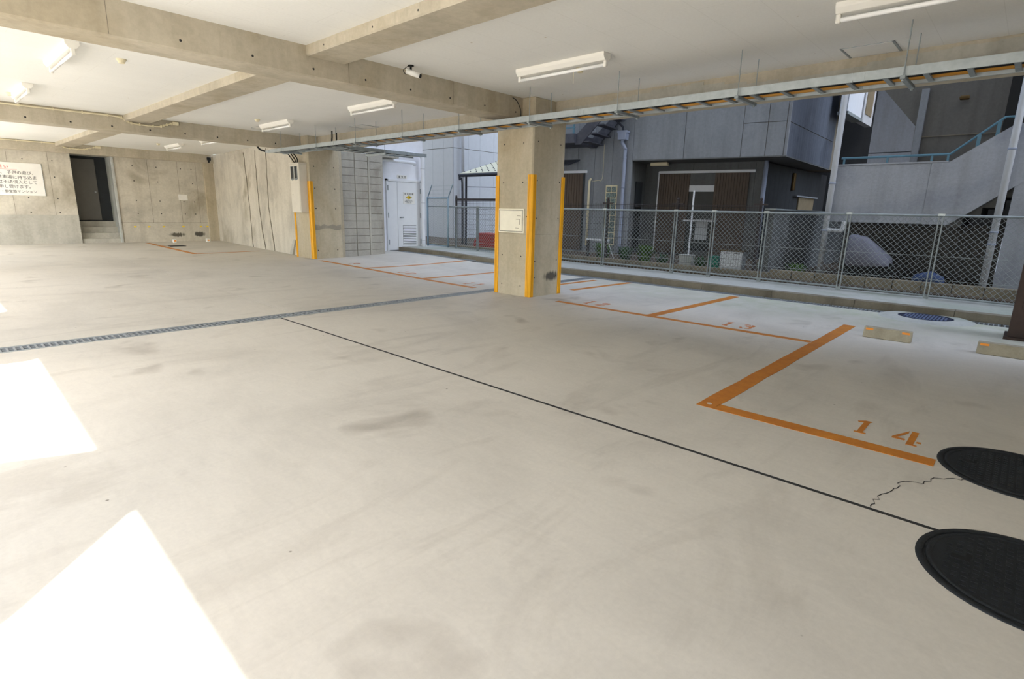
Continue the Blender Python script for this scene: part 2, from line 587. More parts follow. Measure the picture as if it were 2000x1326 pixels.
# hairline crack between the two big covers
random.seed(3)
cp = [(3.58, -0.02), (3.50, 0.06), (3.42, 0.15), (3.30, 0.20), (3.24, 0.27), (3.12, 0.29), (3.02, 0.31), (2.92, 0.33), (2.84, 0.335)]
cpts = []
for i in range(len(cp) - 1):
    for t in range(4):
        u = t / 4
        cpts.append((cp[i][0] * (1 - u) + cp[i + 1][0] * u + random.uniform(-.012, .012), cp[i][1] * (1 - u) + cp[i + 1][1] * u + random.uniform(-.012, .012)))
cpts.append(cp[-1])
m = MB()
for i, (x, y) in enumerate(cpts):
    w = 0.0022
    m.v += [(x - w, y - w, 0.0012), (x + w, y + w, 0.0012)]
    if i:
        j = 2 * i
        m.f.append((j - 2, j - 1, j + 1, j))
m.build('hairline_crack', 'sealant', floor)


# ------------------------------------------------------------------ floor paint
def stripe(pts, name='painted_line', label=None, mat='paint', h=0.0025):
    m = MB()
    (x0, y0), (x1, y1), w = pts[0], pts[1], pts[2]
    d = Vector((x1 - x0, y1 - y0)).normalized()
    nx, ny = -d.y * w / 2, d.x * w / 2
    n = max(2, int(math.hypot(x1 - x0, y1 - y0) / 0.25))
    vs = []
    for i in range(n + 1):
        t = i / n
        x, y = x0 + (x1 - x0) * t, y0 + (y1 - y0) * t
        j = 0.004
        a = (x + nx + random.uniform(-j, j) * abs(d.y), y + ny + random.uniform(-j, j) * abs(d.x))
        b = (x - nx + random.uniform(-j, j) * abs(d.y), y - ny + random.uniform(-j, j) * abs(d.x))
        vs += [(*a, zf(*a) + h), (*b, zf(*b) + h), (*b, zf(*b) - 0.001), (*a, zf(*a) - 0.001)]
    fs = []
    for i in range(n):
        o = 4 * i
        fs += [(o + 4, o, o + 1, o + 5), (o + 5, o + 1, o + 2, o + 6), (o, o + 4, o + 7, o + 3)]
    fs += [(0, 3, 2, 1), (4 * n, 4 * n + 1, 4 * n + 2, 4 * n + 3)]
    m.add(vs, fs)
    return m.build(name, mat, floor, label=label)


stripe(((3.585, 1.47), (7.82, 1.48), 0.13), label='wide orange line along the side of stall 14')
stripe(((3.645, 1.412), (3.645, 0.18), 0.12), label='orange front line of stall 14')
stripe(((6.41, 5.03), (6.41, 1.55), 0.10), label='orange front line of stalls 12 and 13')
stripe(((6.46, 3.49), (9.14, 3.43), 0.13), label='orange divider between stalls 12 and 13')
stripe(((7.56, 5.62), (9.30, 5.53), 0.11), label='short orange line behind the pillar')
stripe(((7.40, 6.22), (9.05, 6.18), 0.10), label='orange line along the drain behind the pillar')
stripe(((6.48, 12.25), (6.42, 6.85), 0.11), label='orange front line of the stalls before the utility door')
stripe(((6.50, 10.32), (9.30, 10.20), 0.11))
stripe(((6.48, 8.33), (9.30, 8.25), 0.11))
stripe(((4.98, 20.4), (4.80, 15.5), 0.12), label='orange side line of the stall by the far wall')
stripe(((4.80, 15.5), (6.5, 15.7), 0.10), label='orange front line of the stall by the far wall')
# worn spot showing concrete in the corner of the stall 14 line
MB().disc((3.665, 1.47), 0.018, 0.0005, 0.0031, 9).build('worn_spot', 'floor', floor)

GLYPH = {
    '1': [[(0.30, 0), (0.70, 0), (0.70, 0.07), (0.58, 0.09), (0.58, 0.91), (0.64, 1.0), (0.40, 1.0), (0.16, 0.86), (0.22, 0.80), (0.38, 0.86), (0.38, 0.09), (0.30, 0.07)]],
    '4': [[(0.02, 0.24), (0.44, 0.24), (0.44, 0.34), (0.16, 0.34), (0.44, 0.80), (0.44, 0.98), (0.02, 0.36)],
          [(0.52, 0.0), (0.86, 0.0), (0.86, 0.06), (0.74, 0.08), (0.74, 1.0), (0.52, 1.0)],
          [(0.80, 0.24), (0.94, 0.24), (0.94, 0.34), (0.80, 0.34)]],
    '3': [[(0.08, 0.78), (0.24, 0.78), (0.26, 0.88), (0.44, 0.91), (0.44, 1.0), (0.22, 0.98), (0.10, 0.90)],
          [(0.54, 1.0), (0.54, 0.91), (0.66, 0.86), (0.66, 0.64), (0.50, 0.57), (0.36, 0.56), (0.36, 0.46), (0.52, 0.46), (0.70, 0.38), (0.70, 0.16), (0.54, 0.09), (0.54, 0.0), (0.80, 0.06), (0.90, 0.22), (0.88, 0.40), (0.76, 0.51), (0.86, 0.62), (0.86, 0.84), (0.76, 0.95)],
          [(0.44, 0.0), (0.44, 0.09), (0.26, 0.12), (0.22, 0.24), (0.06, 0.24), (0.10, 0.08), (0.24, 0.01)]],
    '2': [[(0.08, 0.74), (0.24, 0.74), (0.28, 0.86), (0.44, 0.91), (0.44, 1.0), (0.20, 0.96)],
          [(0.54, 1.0), (0.54, 0.91), (0.66, 0.84), (0.66, 0.66), (0.10, 0.14), (0.10, 0.06), (0.30, 0.14), (0.86, 0.62), (0.88, 0.80), (0.76, 0.96)],
          [(0.06, 0.0), (0.92, 0.0), (0.92, 0.24), (0.80, 0.24), (0.76, 0.12), (0.06, 0.06)]],
    '0': [[(0.44, 0.0), (0.44, 0.1), (0.28, 0.2), (0.28, 0.8), (0.44, 0.9), (0.44, 1.0), (0.16, 0.88), (0.08, 0.5), (0.16, 0.12)],
          [(0.56, 0.0), (0.84, 0.12), (0.92, 0.5), (0.84, 0.88), (0.56, 1.0), (0.56, 0.9), (0.72, 0.8), (0.72, 0.2), (0.56, 0.1)]],
    '9': [[(0.44, 0.4), (0.44, 0.5), (0.26, 0.6), (0.26, 0.82), (0.44, 0.9), (0.44, 1.0), (0.16, 0.92), (0.06, 0.7), (0.16, 0.48)],
          [(0.56, 1.0), (0.56, 0.9), (0.70, 0.8), (0.70, 0.3), (0.5, 0.1), (0.2, 0.14), (0.16, 0.02), (0.6, 0.0), (0.88, 0.3), (0.90, 0.78), (0.8, 0.94)]],
}


def digit(ch, x, y, h=0.27, w=0.16, mat='paint'):
    """stencilled digit: glyph top points to +X, reads towards -Y; (x, y) is the lower left corner"""
    m = MB()
    for poly in GLYPH[ch]:
        n = len(poly)
        P = [(x + v * h, y - u * w) for u, v in poly]
        top = [(a, b, zf(a, b) + 0.0025) for a, b in P]
        bot = [(a, b, zf(a, b) - 0.001) for a, b in P]
        m.add(top + bot, [tuple(range(n))] + [(i, n + i, n + (i + 1) % n, (i + 1) % n) for i in range(n)])
    me = m.build('stencilled_digit', mat, floor)
    bm_fix(me)
    return me


def bm_fix(o):
    import bmesh
    bm = bmesh.new()
    bm.from_mesh(o.data)
    bmesh.ops.triangulate(bm, faces=bm.faces[:])
    bmesh.ops.recalc_face_normals(bm, faces=bm.faces[:])
    bm.to_mesh(o.data)
    bm.free()


for s, x, y, mt in (('14', 3.84, 0.66, 'paint'), ('13', 6.57, 2.64, 'paint_faded'), ('12', 6.58, 4.72, 'paint_faded'),
                    ('11', 6.62, 7.42, 'paint_faded'), ('10', 6.62, 9.42, 'paint_faded'), ('9', 6.64, 11.3, 'paint_faded')):
    for i, c in enumerate(s):
        digit(c, x, y - i * 0.235, mat=mt)

# ------------------------------------------------------------------ drains
def grate_mesh(L, W, bars, mids):
    m = MB()
    t = 0.006
    m.box(0, L, 0, 0.014, -0.03, 0)
    m.box(0, L, W - 0.014, W, -0.03, 0)
    for q in mids:
        m.box(0, L, W * q - t / 2, W * q + t / 2, -0.03, -0.001)
    for i in range(bars):
        x = (i + 0.5) * L / bars
        m.box(x - 0.008, x + 0.008, 0.012, W - 0.012, -0.03, -0.002)
    m.box(0, 0.012, 0, W, -0.03, 0)
    m.box(L - 0.012, L, 0, W, -0.03, 0)
    return m


B(-1.7, 9.34, DY0, DY1, -0.16, -0.06).build('drain_channel', 'dark', floor)
B(-1.7, 9.34, DY0 - 0.012, DY0 + 0.012, -0.09, 0.002).build('drain_edge_angle', 'galv_dull', floor)
B(-1.7, 9.34, DY1 - 0.012, DY1 + 0.012, -0.09, 0.002).build('drain_edge_angle', 'galv_dull', floor)
base = None
xg = -1.66
for i in range(11):
    if 6.25 < xg + 0.5 < 7.2:
        pass
    if base is None:
        base = grate_mesh(0.985, DY1 - DY0 - 0.03, 20, (0.5,)).build('drain_grating', 'grate')
        o = base
    else:
        o = base.copy()
        COL.objects.link(o)
    o.location = (xg, DY0 + 0.015, 0.001)
    o['abs'] = [0.0, 0.0, 0.0]
    tag(o, 'steel grating panel of the wide drain crossing the parking floor', 'grating', 'grating panels of the wide floor drain')
    xg += 0.995
base = None
yg = -0.9
for i in range(15):
    if base is None:
        m = MB()
        W = 0.21
        m.box(0, 0.012, 0, 0.985, -0.025, 0).box(W - 0.012, W, 0, 0.985, -0.025, 0)
        for q in range(20):
            y = (q + 0.5) * 0.985 / 20
            m.box(0.01, W - 0.01, y - 0.006, y + 0.006, -0.025, -0.001)
        base = m.build('gutter_grating', 'grate')
        o = base
    else:
        o = base.copy()
        COL.objects.link(o)
    o.location = (GX0 + 0.02, yg, zf(9.4, yg + .5) - 0.002)
    tag(o, 'narrow steel grating piece in the gutter along the kerb', 'grating', 'gutter gratings along the kerb')
    yg += 1.0
    if yg > 13.0:
        break

# ------------------------------------------------------------------ kerb and strip below the fence
kerb = struct(B(9.57, 10.95, -4.2, 14.4, -0.3, 0.02).build('kerb', 'kerb'), 'low concrete kerb under the chain-link fence')


def zk(x, y):
    return 0.105 + 0.10 * sstep((y - 7.5) / 5.0)


y = -4.2
while y < 13.2:
    ln = 1.2
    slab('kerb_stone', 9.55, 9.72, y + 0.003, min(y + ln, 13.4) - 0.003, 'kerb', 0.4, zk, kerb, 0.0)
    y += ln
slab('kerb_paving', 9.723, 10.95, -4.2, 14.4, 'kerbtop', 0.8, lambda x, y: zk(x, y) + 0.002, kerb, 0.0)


# manhole covers
def manhole(cx, cy, r, label, mat='iron', stripes=False, ring=None, z=0.0):
    t = thing('manhole_cover', (cx, cy, z), label, 'manhole cover', 'round manhole covers in the floor')
    if ring:
        m = MB()
        n = 48
        prof = [(r + 0.012, 0.022), (ring * 0.86, 0.02), (ring, 0.0)]
        vs = []
        for i in range(n):
            a = 2 * math.pi * i / n
            for rr, zz in prof:
                vs.append((cx + rr * math.cos(a), cy + rr * math.sin(a), z + zz))
        fs = [(i * 3 + q, ((i + 1) % n) * 3 + q, ((i + 1) % n) * 3 + q + 1, i * 3 + q + 1) for i in range(n) for q in range(2)]
        o = m.add(vs, fs).build('concrete_ring', 'kerbtop', t, smooth=True, label='raised concrete ring')
        bm_fix(o)
        z += 0.012
    m = MB()
    n = 56
    prof = [(r + 0.03, 0.0005), (r + 0.028, 0.006), (r + 0.004, 0.007), (r + 0.002, 0.0)]
    vs = [(cx + rr * math.cos(2 * math.pi * i / n), cy + rr * math.sin(2 * math.pi * i / n), z + zz) for i in range(n) for rr, zz in prof]
    fs = [(i * 4 + q, ((i + 1) % n) * 4 + q, ((i + 1) % n) * 4 + q + 1, i * 4 + q + 1) for i in range(n) for q in range(3)]
    o = m.add(vs, fs).build('frame_ring', mat, t, smooth=True)
    bm_fix(o)
    MB().disc((cx, cy), r + 0.006, z - 0.004, z + 0.0022, 56).build('lid_seat', mat, t)
    MB().disc((cx, cy), r - 0.004, z - 0.004, z + 0.006, 56).build('lid', mat, t)
    o = MB()
    prof = [(r - 0.006, z + 0.005), (r - 0.008, z + 0.0085), (r - 0.024, z + 0.0085), (r - 0.026, z + 0.005)]
    vs = [(cx + rr * math.cos(2 * math.pi * i / n), cy + rr * math.sin(2 * math.pi * i / n), zz) for i in range(n) for rr, zz in prof]
    o.add(vs, fs)
    q = o.build('lid_rim', mat, t, smooth=True)
    bm_fix(q)
    m = MB()
    if stripes:
        for i in range(-7, 8):
            yy = i * r / 8
            h = math.sqrt(max(0, (r - 0.05) ** 2 - yy * yy))
            if h > 0.03:
                m.box(cx - h, cx + h, cy + yy - 0.011, cy + yy + 0.011, z + 0.004, z + 0.011)
        m.build('raised_ribs', 'iron_rib', t, label='blue-grey raised ribs')
    else:
        s = 0.034
        for i in range(-10, 11):
            for j in range(-10, 11):
                x, yy = (i + 0.5 * (j % 2)) * s, j * s * 0.9
                if x * x + yy * yy < (r - 0.045) ** 2:
                    a = 0.012 if (i + j) % 2 else 0.009
                    m.box(cx + x - a, cx + x + a, cy + yy - 0.009, cy + yy + 0.009, z + 0.005, z + 0.0085)
        m.build('raised_studs', mat, t, kind='stuff')
        B(cx - 0.02, cx + 0.015, cy + 0.175, cy + 0.235, z + 0.006, z + 0.0092).build('lifting_slot', 'black', t)
        B(cx + 0.015, cx + 0.045, cy + 0.17, cy + 0.19, z + 0.006, z + 0.0092).build('lifting_slot', 'black', t)
    return t


manhole(2.63, -0.215, 0.32, 'large black cast iron manhole cover at the end of the floor joint')
manhole(3.80, -0.165, 0.32, 'large black cast iron manhole cover beside the number 14')
manhole(9.24, 0.88, 0.30, 'blue-grey ribbed manhole cover in a concrete ring by the kerb', 'iron_blue', True, 0.54, 0.0)


# wheel stops
def wheel_stop(y0, y1, label, x=7.24):
    t = thing('wheel_stop', (x, (y0 + y1) / 2, 0), label, 'wheel stop', 'concrete wheel stops in stall 14')
    m = MB()
    prof = [(x - 0.055, 0.0), (x - 0.06, 0.004), (x - 0.03, 0.115), (x + 0.035, 0.12), (x + 0.065, 0.004), (x + 0.06, 0.0)]
    m.prism(prof, 1, y0, y1)
    o = m.build('block', 'wood', t, bevel=0.008, seg=2)
    bm_fix(o)
    for yy in (y0 + 0.02, y1 - 0.09):
        MB().prism([(x - 0.041, 0.085), (x - 0.034, 0.106), (x - 0.030, 0.106), (x - 0.037, 0.085)], 1, yy, yy + 0.07).build('reflector', 'reflector', t)
    return t


wheel_stop(0.77, 1.22, 'short concrete wheel stop with two orange reflectors near the orange line')
wheel_stop(-0.24, 0.22, 'concrete wheel stop cut off by the picture edge beside the brown post')

# ------------------------------------------------------------------ ceiling, beams, upper building
ceil = struct(B(-1.6, 7.2, -12.2, 21.4, ZC, ZC + 0.2).build('ceiling', 'ceiling'), 'white boarded ceiling over the parking floor')
up = struct(B(-1.5, 7.25, -18.0, 23.0, ZC + 0.2, 22.0).build('wall_upper_storeys', 'facade_white'), 'storeys of the building above the parking floor')


def tie_holes(pts, parent, axis, d=0.012):
    """small round cone holes left by the formwork, one joined part"""
    m = MB()
    n = 8
    for p in pts:
        vs = []
        for i in range(n):
            a = 2 * math.pi * i / n
            c, s_ = math.cos(a) * d, math.sin(a) * d
            vs.append((p[0], p[1] + c, p[2] + s_) if axis == 0 else (p[0] + c, p[1], p[2] + s_))
        m.add(vs, [tuple(range(n))])
    return m.build('tie_holes', 'sealant', parent, kind='stuff')


def beam(name, x0, x1, y0, y1, z0, label, mat='beam', z1=ZC + 0.02):
    return struct(B(x0, x1, y0, y1, z0, z1).build(name, mat, bevel=0.012), label)


b1 = beam('ceiling_beam', -1.5, 6.6, 5.76, 6.17, 2.61, 'concrete beam crossing the ceiling to the near pillar')
tie_holes([(1.85 + i * 0.62, 5.759, 2.69) for i in range(8)], b1, 1)
for x in (1.32, 3.5, 5.0):
    B(x, x + 0.004, 5.7585, 5.761, 2.625, ZC).build('formwork_seam', 'mortar', b1)
b2 = beam('ceiling_beam', -1.5, 7.2, 13.0, 13.4, 2.61, 'concrete beam crossing the ceiling to the far pillar')
tie_holes([(1.6 + i * 0.62, 12.999, 2.68) for i in range(8)], b2, 1, 0.016)
b3 = beam('ceiling_beam', -1.5, 7.3, 20.72, 21.0, 2.63, 'concrete beam along the top of the far wall')
cb1 = beam('ceiling_beam', 3.02, 3.46, -4.2, 5.77, 2.80, 'shallow cross beam nearest the camera', z1=ZC + 0.01)
tie_holes([(3.019, 5.4, 2.845), (3.019, 4.55, 2.845), (3.019, 3.9, 2.845)], cb1, 0, 0.009)
beam('ceiling_beam', 3.04, 3.47, 6.16, 13.01, 2.80, 'shallow cross beam between the two long beams', z1=ZC + 0.01)
beam('ceiling_beam', 3.10, 3.53, 13.39, 20.73, 2.80, 'shallow cross beam between the second beam and far wall', z1=ZC + 0.01)
be = beam('edge_beam', 6.83, 7.22, -4.2, 13.0, 2.625, 'concrete edge beam behind the cable tray along the alley')
# patched mortar band along the top of the edge beam
m = MB()
random.seed(5)
yy = 5.4
while yy > 0.2:
    nx = yy - random.uniform(0.12, 0.3)
    h = 0.07 + 0.05 * math.sin(yy * 2.1) + random.uniform(-.015, .015)
    m.box(6.8265, 6.831, nx, yy, 2.64, 2.76 + h)
    yy = nx
m.build('mortar_patch', 'render', be)


# pillars
def guard(x, y, z0, z1, parent, sx, sy):
    """yellow corner guard: two flanges with grooves hugging a corner; sx, sy give the outward signs"""
    w, t = 0.075, 0.016
    m = MB()
    c = 0.02
    poly = [(x + sx * t, y - sy * w), (x + sx * t, y + sy * (t - c)), (x + sx * (t - c), y + sy * t), (x - sx * w, y + sy * t), (x - sx * w, y + sy * 0.001), (x + sx * 0.001, y + sy * 0.001), (x + sx * 0.001, y - sy * w)]
    m.prism(poly, 2, z0, z1)
    o = m.build('corner_guard', 'guard', parent, label='yellow plastic corner guard')
    bm_fix(o)
    g = MB()
    for q in (0.02, 0.045):
        a, b = sorted((x - sx * q, x - sx * (q + 0.008)))
        g.box(a, b, min(y + sy * t, y + sy * (t + 0.002)), max(y + sy * t, y + sy * (t + 0.002)), z0, z1)
        a, b = sorted((y - sy * q, y - sy * (q + 0.008)))
        g.box(min(x + sx * t, x + sx * (t + 0.002)), max(x + sx * t, x + sx * (t + 0.002)), a, b, z0, z1)
    o2 = g.build('guard_groove', 'guard_dark', o)
    return o


p1 = struct(B(6.34, 7.1, 5.53, 6.28, -0.09, ZC + 0.01).build('concrete_pillar', 'pillar', bevel=0.02), 'square concrete pillar with yellow corner guards and a white hatch')
p1['abs'] = [0.0, 0.0, 0.0]
guard(6.34, 5.53, 0.005, 1.83, p1, -1, -1)
guard(6.34, 6.28, 0.005, 1.83, p1, -1, 1)
guard(7.1, 5.53, 0.005, 1.83, p1, 1, -1)
tie_holes([(6.3395, y, z) for z in (0.16, 0.62, 1.22, 1.72, 2.28) for y in (5.72, 6.12)] + [(6.3395, 5.63, 1.22)], p1, 0, 0.011)
tie_holes([(x, 5.5295, z) for z in (0.3, 0.55, 1.2, 1.75, 2.3) for x in (6.45, 6.98)], p1, 1, 0.011)
B(6.3385, 6.341, 5.55, 6.26, 0.955, 0.958).build('formwork_seam', 'mortar', p1)
B(6.36, 7.08, 5.5285, 5.531, 0.955, 0.958).build('formwork_seam', 'mortar', p1)
# white hatch plate
hp = B(6.322, 6.342, 5.665, 6.2, 0.97, 1.335).build('access_hatch', 'hatch_white', p1, bevel=0.006, label='white enamelled access hatch with a dark seam')
hp['abs'] = [0.0, 0.0, 0.0]
m = MB()
m.box(6.3195, 6.3225, 5.685, 5.692, 0.99, 1.315).box(6.3195, 6.3225, 6.173, 6.18, 0.99, 1.315).box(6.3195, 6.3225, 5.685, 6.18, 0.99, 0.997).box(6.3195, 6.3225, 5.685, 6.18, 1.308, 1.315)
m.build('hatch_seam', 'sealant', hp)
B(6.316, 6.3225, 5.705, 6.16, 1.008, 1.298).build('hatch_leaf', 'hatch_white', hp, bevel=0.003)
m = MB()
m.box(6.3145, 6.3165, 5.72, 5.80, 1.225, 1.23).box(6.3145, 6.3165, 5.745, 5.82, 1.175, 1.18).box(6.3145, 6.3165, 5.74, 5.746, 1.1, 1.175).box(6.3145, 6.3165, 5.76, 5.83, 1.045, 1.05)
m.build('rust_mark', 'brass', hp)
# dirt scrape near the foot of the pillar (rubber marks)
p2 = struct(B(6.55, 7.36, 12.70, 13.55, -0.09, ZC + 0.01).build('concrete_pillar', 'pillar', bevel=0.02), 'far concrete pillar carrying the meter cabinet')
p2['abs'] = [0.0, 0.0, 0.0]
guard(6.55, 12.70, 0.05, 1.88, p2, -1, -1)
guard(6.55, 13.55, 0.05, 1.14, p2, -1, 1)
tie_holes([(x, 12.6995, z) for z in (0.25, 0.75, 1.25, 1.72, 2.22) for x in (6.68, 7.2)], p2, 1, 0.016)
# darker repair band on the far pillar
random.seed(9)
n_ = 16
top_ = [(6.6 + 0.72 * i / n_, 0.86 + 0.02 * math.sin(i * 1.3) + random.uniform(-.008, .008)) for i in range(n_ + 1)]
bot_ = [(6.6 + 0.72 * i / n_, 0.76 + 0.025 * math.sin(i * 0.5 + 4) + random.uniform(-.006, .006)) for i in range(n_ + 1)]
mm = MB()
for i in range(n_):
    mm.add([(*bot_[i][:1], 12.698, bot_[i][1]), (bot_[i + 1][0], 12.698, bot_[i + 1][1]), (top_[i + 1][0], 12.698, top_[i + 1][1]), (top_[i][0], 12.698, top_[i][1])], [(0, 1, 2, 3)])
mm.build('repair_band', 'band', p2)
B(7.365, 7.46, 12.78, 13.2, -0.09, 2.62).build('pillar_rib', 'pillar', p2)

# pale conduit on the beams
def conduit(pts, label, r=0.014, box=None):
    t = thing('cable_conduit', pts[0], label, 'conduit')
    T(pts, r, 8).build('pipe', 'cream', t, smooth=True)
    for p in pts[1:-1:2]:
        B(p[0] - 0.012, p[0] + 0.012, p[1] - 0.02, p[1] + 0.016, p[2] - 0.022, p[2] + 0.022).build('saddle_clip', 'cream', t)
    if box:
        B(*box).build('junction_box', 'cream', t, bevel=0.006)
    return t


def curve(pts, n=5):
    out = []
    P = [Vector(p) for p in pts]
    for i in range(len(P) - 1):
        p0, p1_, p2_, p3 = P[max(i - 1, 0)], P[i], P[i + 1], P[min(i + 2, len(P) - 1)]
        for q in range(n):
            t = q / n
            out.append(0.5 * ((2 * p1_) + (p2_ - p0) * t + (2 * p0 - 5 * p1_ + 4 * p2_ - p3) * t * t + (3 * p1_ - p0 - 3 * p2_ + p3) * t ** 3))
    out.append(P[-1])
    return [tuple(p) for p in out]


conduit(curve([(0.3, 12.98, 2.862), (1.3, 12.98, 2.862), (2.2, 12.98, 2.862), (2.92, 12.98, 2.862), (3.08, 12.98, 2.80), (3.2, 12.98, 2.765), (3.6, 12.98, 2.76), (3.72, 12.98, 2.80), (3.86, 12.98, 2.845)], 4),
        'cream conduit dipping under the cross beam on the second beam', box=(3.86, 3.97, 12.955, 13.0, 2.82, 2.885))
conduit(curve([(0.9, 20.70, 2.868), (2.0, 20.70, 2.868), (3.0, 20.70, 2.868), (3.22, 20.70, 2.83), (3.34, 20.70, 2.775), (3.7, 20.70, 2.765), (3.86, 20.70, 2.80), (4.02, 20.70, 2.85)], 4),
        'cream conduit dipping under the cross beam on the far wall', box=(4.02, 4.16, 20.675, 20.72, 2.82, 2.885))

# ------------------------------------------------------------------ far wall with doorway
m = MB()
m.box(-1.75, 3.42, 20.9, 21.2, -0.1, ZC).box(4.44, 7.35, 20.9, 21.2, -0.1, ZC).box(3.42, 4.44, 20.9, 21.2, 2.63, ZC)
wf = struct(m.build('wall_far', 'wall'), 'far fair-faced concrete wall with the dark doorway')
wf['abs'] = [0.0, 0.0, 0.0]
B(-1.75, 3.42, 20.88, 20.905, -0.05, 0.885).build('wall_base_band', 'render', wf, label='grey rendered base band')
B(4.5, 7.0, 20.885, 20.905, -0.05, 0.66).build('wall_base_band', 'wall', wf)
B(4.44, 7.0, 20.884, 20.903, 0.655, 0.668).build('base_joint', 'mortar', wf)
for x in (2.02, 2.9):
    B(x, x + 0.008, 20.8985, 20.901, 0.89, 2.62).build('formwork_seam', 'mortar', wf)
for x in (5.35, 6.2, 6.75):
    B(x, x + 0.008, 20.8985, 20.901, 0.67, 2.62).build('formwork_seam', 'mortar', wf)
tie_holes([(x, 20.8985, z) for x in (2.35, 3.0, 4.95, 5.6, 6.3, 6.62) for z in (0.95, 1.35, 1.95, 2.4)], wf, 1, 0.017)
B(6.98, 7.35, 20.8, 20.95, -0.05, ZC).build('corner_pier', 'pillar', wf)
m = MB()
for x in (4.82, 5.2, 5.62, 6.2, 6.74, 6.95):
    m.box(x - 0.035, x + 0.035, 20.882, 20.8855, 0.52, 0.56)
m.build('yellow_marks', 'yellowprint', wf, kind='stuff')
# stair recess behind the doorway
m = MB()
m.box(3.22, 3.42, 20.95, 23.4, 0.0, 2.9).box(4.44, 4.64, 20.95, 23.4, 0.0, 2.9).box(3.22, 4.64, 23.2, 23.4, 0, 2.9).box(3.22, 4.64, 20.95, 23.4, 2.64, 2.9)
m.build('recess_wall', 'kerbtop', wf)
for i in range(4):
    B(3.42, 4.44, 20.93 + i * 0.19, 23.2, -0.05 if i == 0 else 0.17 * i, 0.17 * (i + 1) + 0.012).build('stair_step', 'render', wf, bevel=0.008)
B(4.40, 4.46, 20.86, 20.96, 0.0, 2.63).build('door_jamb', 'kerbtop', wf, label='pale strip coloured as the lit door reveal')  # pale colour stands in for light falling on the reveal
d1 = thing('door_1', (3.45, 21.8, 0.69), 'dark grey steel door at the top of the steps', None, kind='structure')
B(3.42, 4.44, 21.75, 21.85, 0.69, 2.64).build('door_frame', 'door_frame', d1)
B(3.46, 4.14, 21.70, 21.76, 0.72, 2.56).build('door_leaf', 'door_grey', d1, bevel=0.006)
T([(4.06, 21.70, 1.58), (4.06, 21.63, 1.58)], 0.022, 10).build('door_knob', 'galv', d1, smooth=True)

# notice board on the far wall
sg = thing('notice_sign', (2.0, 20.9, 1.4), 'white notice board with red and black Japanese lines on far wall', 'sign')
B(0.65, 2.74, 20.872, 20.9, 1.41, 2.29).build('panel', 'white', sg, bevel=0.004)
B(2.733, 2.742, 20.87, 20.9, 1.41, 2.29).build('edge_strip', 'galv_dull', sg)
XD, YD = (1, 0, 0), (0, 0, 1)
for body, size, x, z, mt, al in (('お 願 い', 0.105, 2.03, 2.135, 'redprint', 'RIGHT'),
                                 ('駐車場内でのターン、 子供の遊び、', 0.105, 2.60, 1.985, 'blackprint', 'RIGHT'),
                                 ('自転車等を駐車場に持ち込ま', 0.105, 2.60, 1.86, 'blackprint', 'RIGHT'),
                                 ('は不法侵入として', 0.105, 2.60, 1.735, 'blackprint', 'RIGHT'),
                                 ('無断駐車', 0.105, 1.80, 1.735, 'redprint', 'RIGHT'),
                                 ('申し受けます。', 0.105, 2.50, 1.61, 'blackprint', 'RIGHT'),
                                 ('一万円', 0.105, 1.80, 1.61, 'redprint', 'RIGHT'),
                                 ('シャレスト・御堂筋マンション', 0.085, 2.55, 1.485, 'blackprint', 'RIGHT')):
    text_mesh('lettering', body, size, mt, sg, (x, 20.8705, z), XD, YD, align=al)
B(0.9, 2.2, 20.8705, 20.873, 2.10, 2.105).build('underline', 'redprint', sg)
wp = B(6.15, 6.42, 20.885, 20.9, 1.40, 1.585).build('blank_plate', 'white', bevel=0.004)
tag(wp, 'small blank white plate screwed to the far wall', 'plate')

# side wall (slightly skewed) beyond the far pillar
def wpt(t):
    return (6.67 + (7.30 - 6.67) * t, 13.5 + (20.95 - 13.5) * t)


ws = MB()
a, b = wpt(-0.02), wpt(1.0)
ws.prism([a, b, (b[0] + 0.3, b[1]), (a[0] + 0.3, a[1])], 2, -0.1, ZC + 0.01)
wside = struct(ws.build('wall_side', 'wall'), 'concrete side wall with dark crack lines beyond the meter cabinet')
bm_fix(wside)
random.seed(11)
for ta, tb, tc in ((0.507, 0.514, 0.534), (0.362, 0.402, 0.401), (0.262, 0.296, 0.281)):
    pts = []
    for i in range(17):
        u = i / 16
        t = (ta + (tb - ta) * u / 0.45 if u < 0.45 else tb + (tc - tb) * (u - 0.45) / 0.55) + random.uniform(-.003, .003)
        x, y = wpt(t)
        pts.append((x - 0.002, y, 0.05 + 2.75 * u))
    T(pts, [random.uniform(0.012, 0.02) for _ in pts], 5).build('crack_filler', 'mortar', wside, label='dark filled crack line')
for z in (2.2, 2.62):
    pass
x, y = wpt(0.0)
B(6.66, 6.70, 13.56, 13.6, 0, 0.02)
MB().prism([(14.05, 0.06), (14.22, 0.06), (13.95, 0.45), (13.86, 0.43)], 0, 6.66, 6.715).build('mortar_smear', 'render', wside)

# dark bracket at the top of the corner pier
cc = thing('corner_camera', (7.15, 20.72, 2.75), 'small black camera bracket at the top of the corner pier', 'camera')
B(7.08, 7.2, 20.68, 20.8, 2.72, 2.82).build('body', 'black', cc, bevel=0.01)
T([(7.14, 20.7, 2.72), (7.1, 20.62, 2.66)], 0.03, 8).build('lens_tube', 'black', cc)

